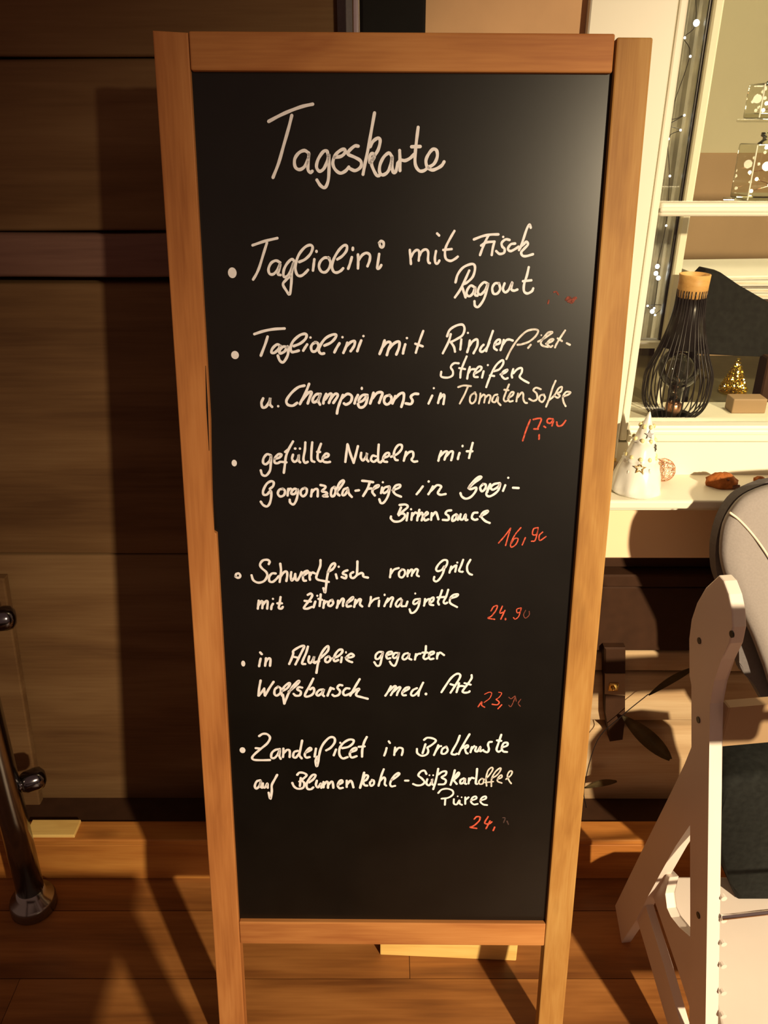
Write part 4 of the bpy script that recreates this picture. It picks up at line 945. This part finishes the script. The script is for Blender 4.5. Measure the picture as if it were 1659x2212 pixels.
cpts = [(1594, 1949), (1577, 1905), (1560, 1845), (1553, 1780), (1555, 1705), (1574, 1684), (1640, 1676), (1710, 1682), (1722, 1800), (1716, 1949)]
bm = NB(); prism(bm, [atY(u, v, cb.y) for u, v in cpts], (0, 0.11, 0), 0.014, 4)
bag = tag(mk('bag', bm, m_blackcloth, smooth=True, base=tuple(cb)), 'soft black bag standing on the white high chair foot plate', 'bag')
# unseen guard and bars added to shade the upright, carried by the far frame
bm = NB(); box(bm, 0.565, 0.665, 0.70, 0.72, 0.765, 0.985, 0.008, 3); mk('front_guard', bm, m_chair, hc)
bm = NB(); box(bm, 0.66, 0.89, 0.703, 0.718, 0.80, 0.815, 0.004, 2); mk('tray_bar', bm, m_chair, hc)
bm = NB(); box(bm, 0.875, 0.893, 0.715, 1.12, 0.78, 0.82, 0.004, 2); mk('tray_arm', bm, m_chair, hc)

# ================================================================== GREY PADDED SHELL CHAIR
GY = 1.125
def gp(u, v, dy=0.0): 
    n = Vector((0.12, -0.98, 0.1)).normalized(); return atP(u, v, Vector((0.50, GY + dy, 1.0)), n)
gc = root('grey_armchair', gp(1659, 1500).to_tuple()[:2] + (0,), 'grey padded shell backrest with cream piping beside the sill', 'chair')
shell = [(1960, 1010), (1760, 1020), (1690, 1040), (1645, 1050), (1605, 1068), (1580, 1093), (1560, 1130), (1553, 1180), (1556, 1215), (1566, 1250), (1580, 1285), (1604, 1334), (1625, 1380), (1648, 1441), (1680, 1520), (1780, 1590), (1960, 1610)]
gn = Vector((-0.12, 0.98, -0.1)).normalized()
def shellmesh(pts, th, infl, ins):
    bm = NB(); P = smoothpts([gp(u, v) for u, v in pts] , 3)
    c = gp(1700, 1300); rings = []; near = P; deep = {}
    for s, d in ((0.95, th), (0.995, th * 0.8), (1.0, th * 0.45), (0.985, th * 0.15), (0.955, 0.0), (0.9, -infl * 0.5), (0.7, -infl * 0.9), (0.4, -infl)):
        if d > 0:
            P = smoothpts([gp(u, v, d) for u, v in pts], 3); cc = gp(1700, 1300, d)
            rings.append([bm.verts.new(cc + (p - cc) * s) for p in P])
        else: rings.append([bm.verts.new(c + (p - c) * s + gn * d) for p in near])
    m = len(P)
    for A, B in zip(rings[:-1], rings[1:]):
        for k in range(m): bm.faces.new((A[k], A[(k + 1) % m], B[(k + 1) % m], B[k]))
    bm.faces.new(rings[0][::-1]); bm.faces.new(rings[-1]); return bm
mk('backrest', shellmesh(shell, 0.045, 0.012, 0), m_grey, gc, smooth=True)
rimp = [(1960, 1020), (1700, 1035), (1645, 1047), (1603, 1066), (1577, 1091), (1557, 1130), (1546, 1180), (1547, 1230), (1556, 1262), (1572, 1300), (1588, 1345), (1596, 1400), (1600, 1445), (1628, 1478), (1657, 1528), (1690, 1580), (1790, 1625), (1960, 1640)]
bm = NB(); prism(bm, smoothpts([gp(u, v, 0.036) for u, v in rimp], 3), gn * 0.02, 0.005, 2); mk('dark_shell', bm, m_dgrey, gc, smooth=False)
pp = [gp(u, v) - gn * (0.004 + 0.010 * min(1, (u - 1572) / 60)) for u, v in ((1573, 1105), (1590, 1118), (1612, 1142), (1634, 1172), (1652, 1200), (1680, 1250), (1720, 1330))]
bm = NB(); tube(bm, smoothpts(pp, 5), 0.0019, 8); mk('piping', bm, m_pipe, gc, smooth=True)
bm = NB(); q = gp(2150, 1560); tube(bm, [(q.x, q.y + 0.04, 0), (q.x, q.y + 0.03, q.z)], 0.014, 14); mk('leg', bm, m_dsteel, gc, smooth=True)

# ================================================================== UNSEEN LOW TABLE, added to shade the left floor
tbx = root('shade_table', (-0.42, 0.36, 0), 'low dark wooden side table on the floor below left of the sign', 'table')
bm = NB(); box(bm, -0.88, -0.05, 0.12, 0.545, 0.475, 0.50, 0.004, 2); mk('tabletop', bm, m_oldwood, tbx)
for x_, y_ in ((-0.84, 0.16), (-0.09, 0.16), (-0.84, 0.505), (-0.09, 0.505)):
    bm = NB(); box(bm, x_ - 0.02, x_ + 0.02, y_ - 0.02, y_ + 0.02, 0, 0.475, 0.002, 1); mk('leg', bm, m_oldwood, tbx)
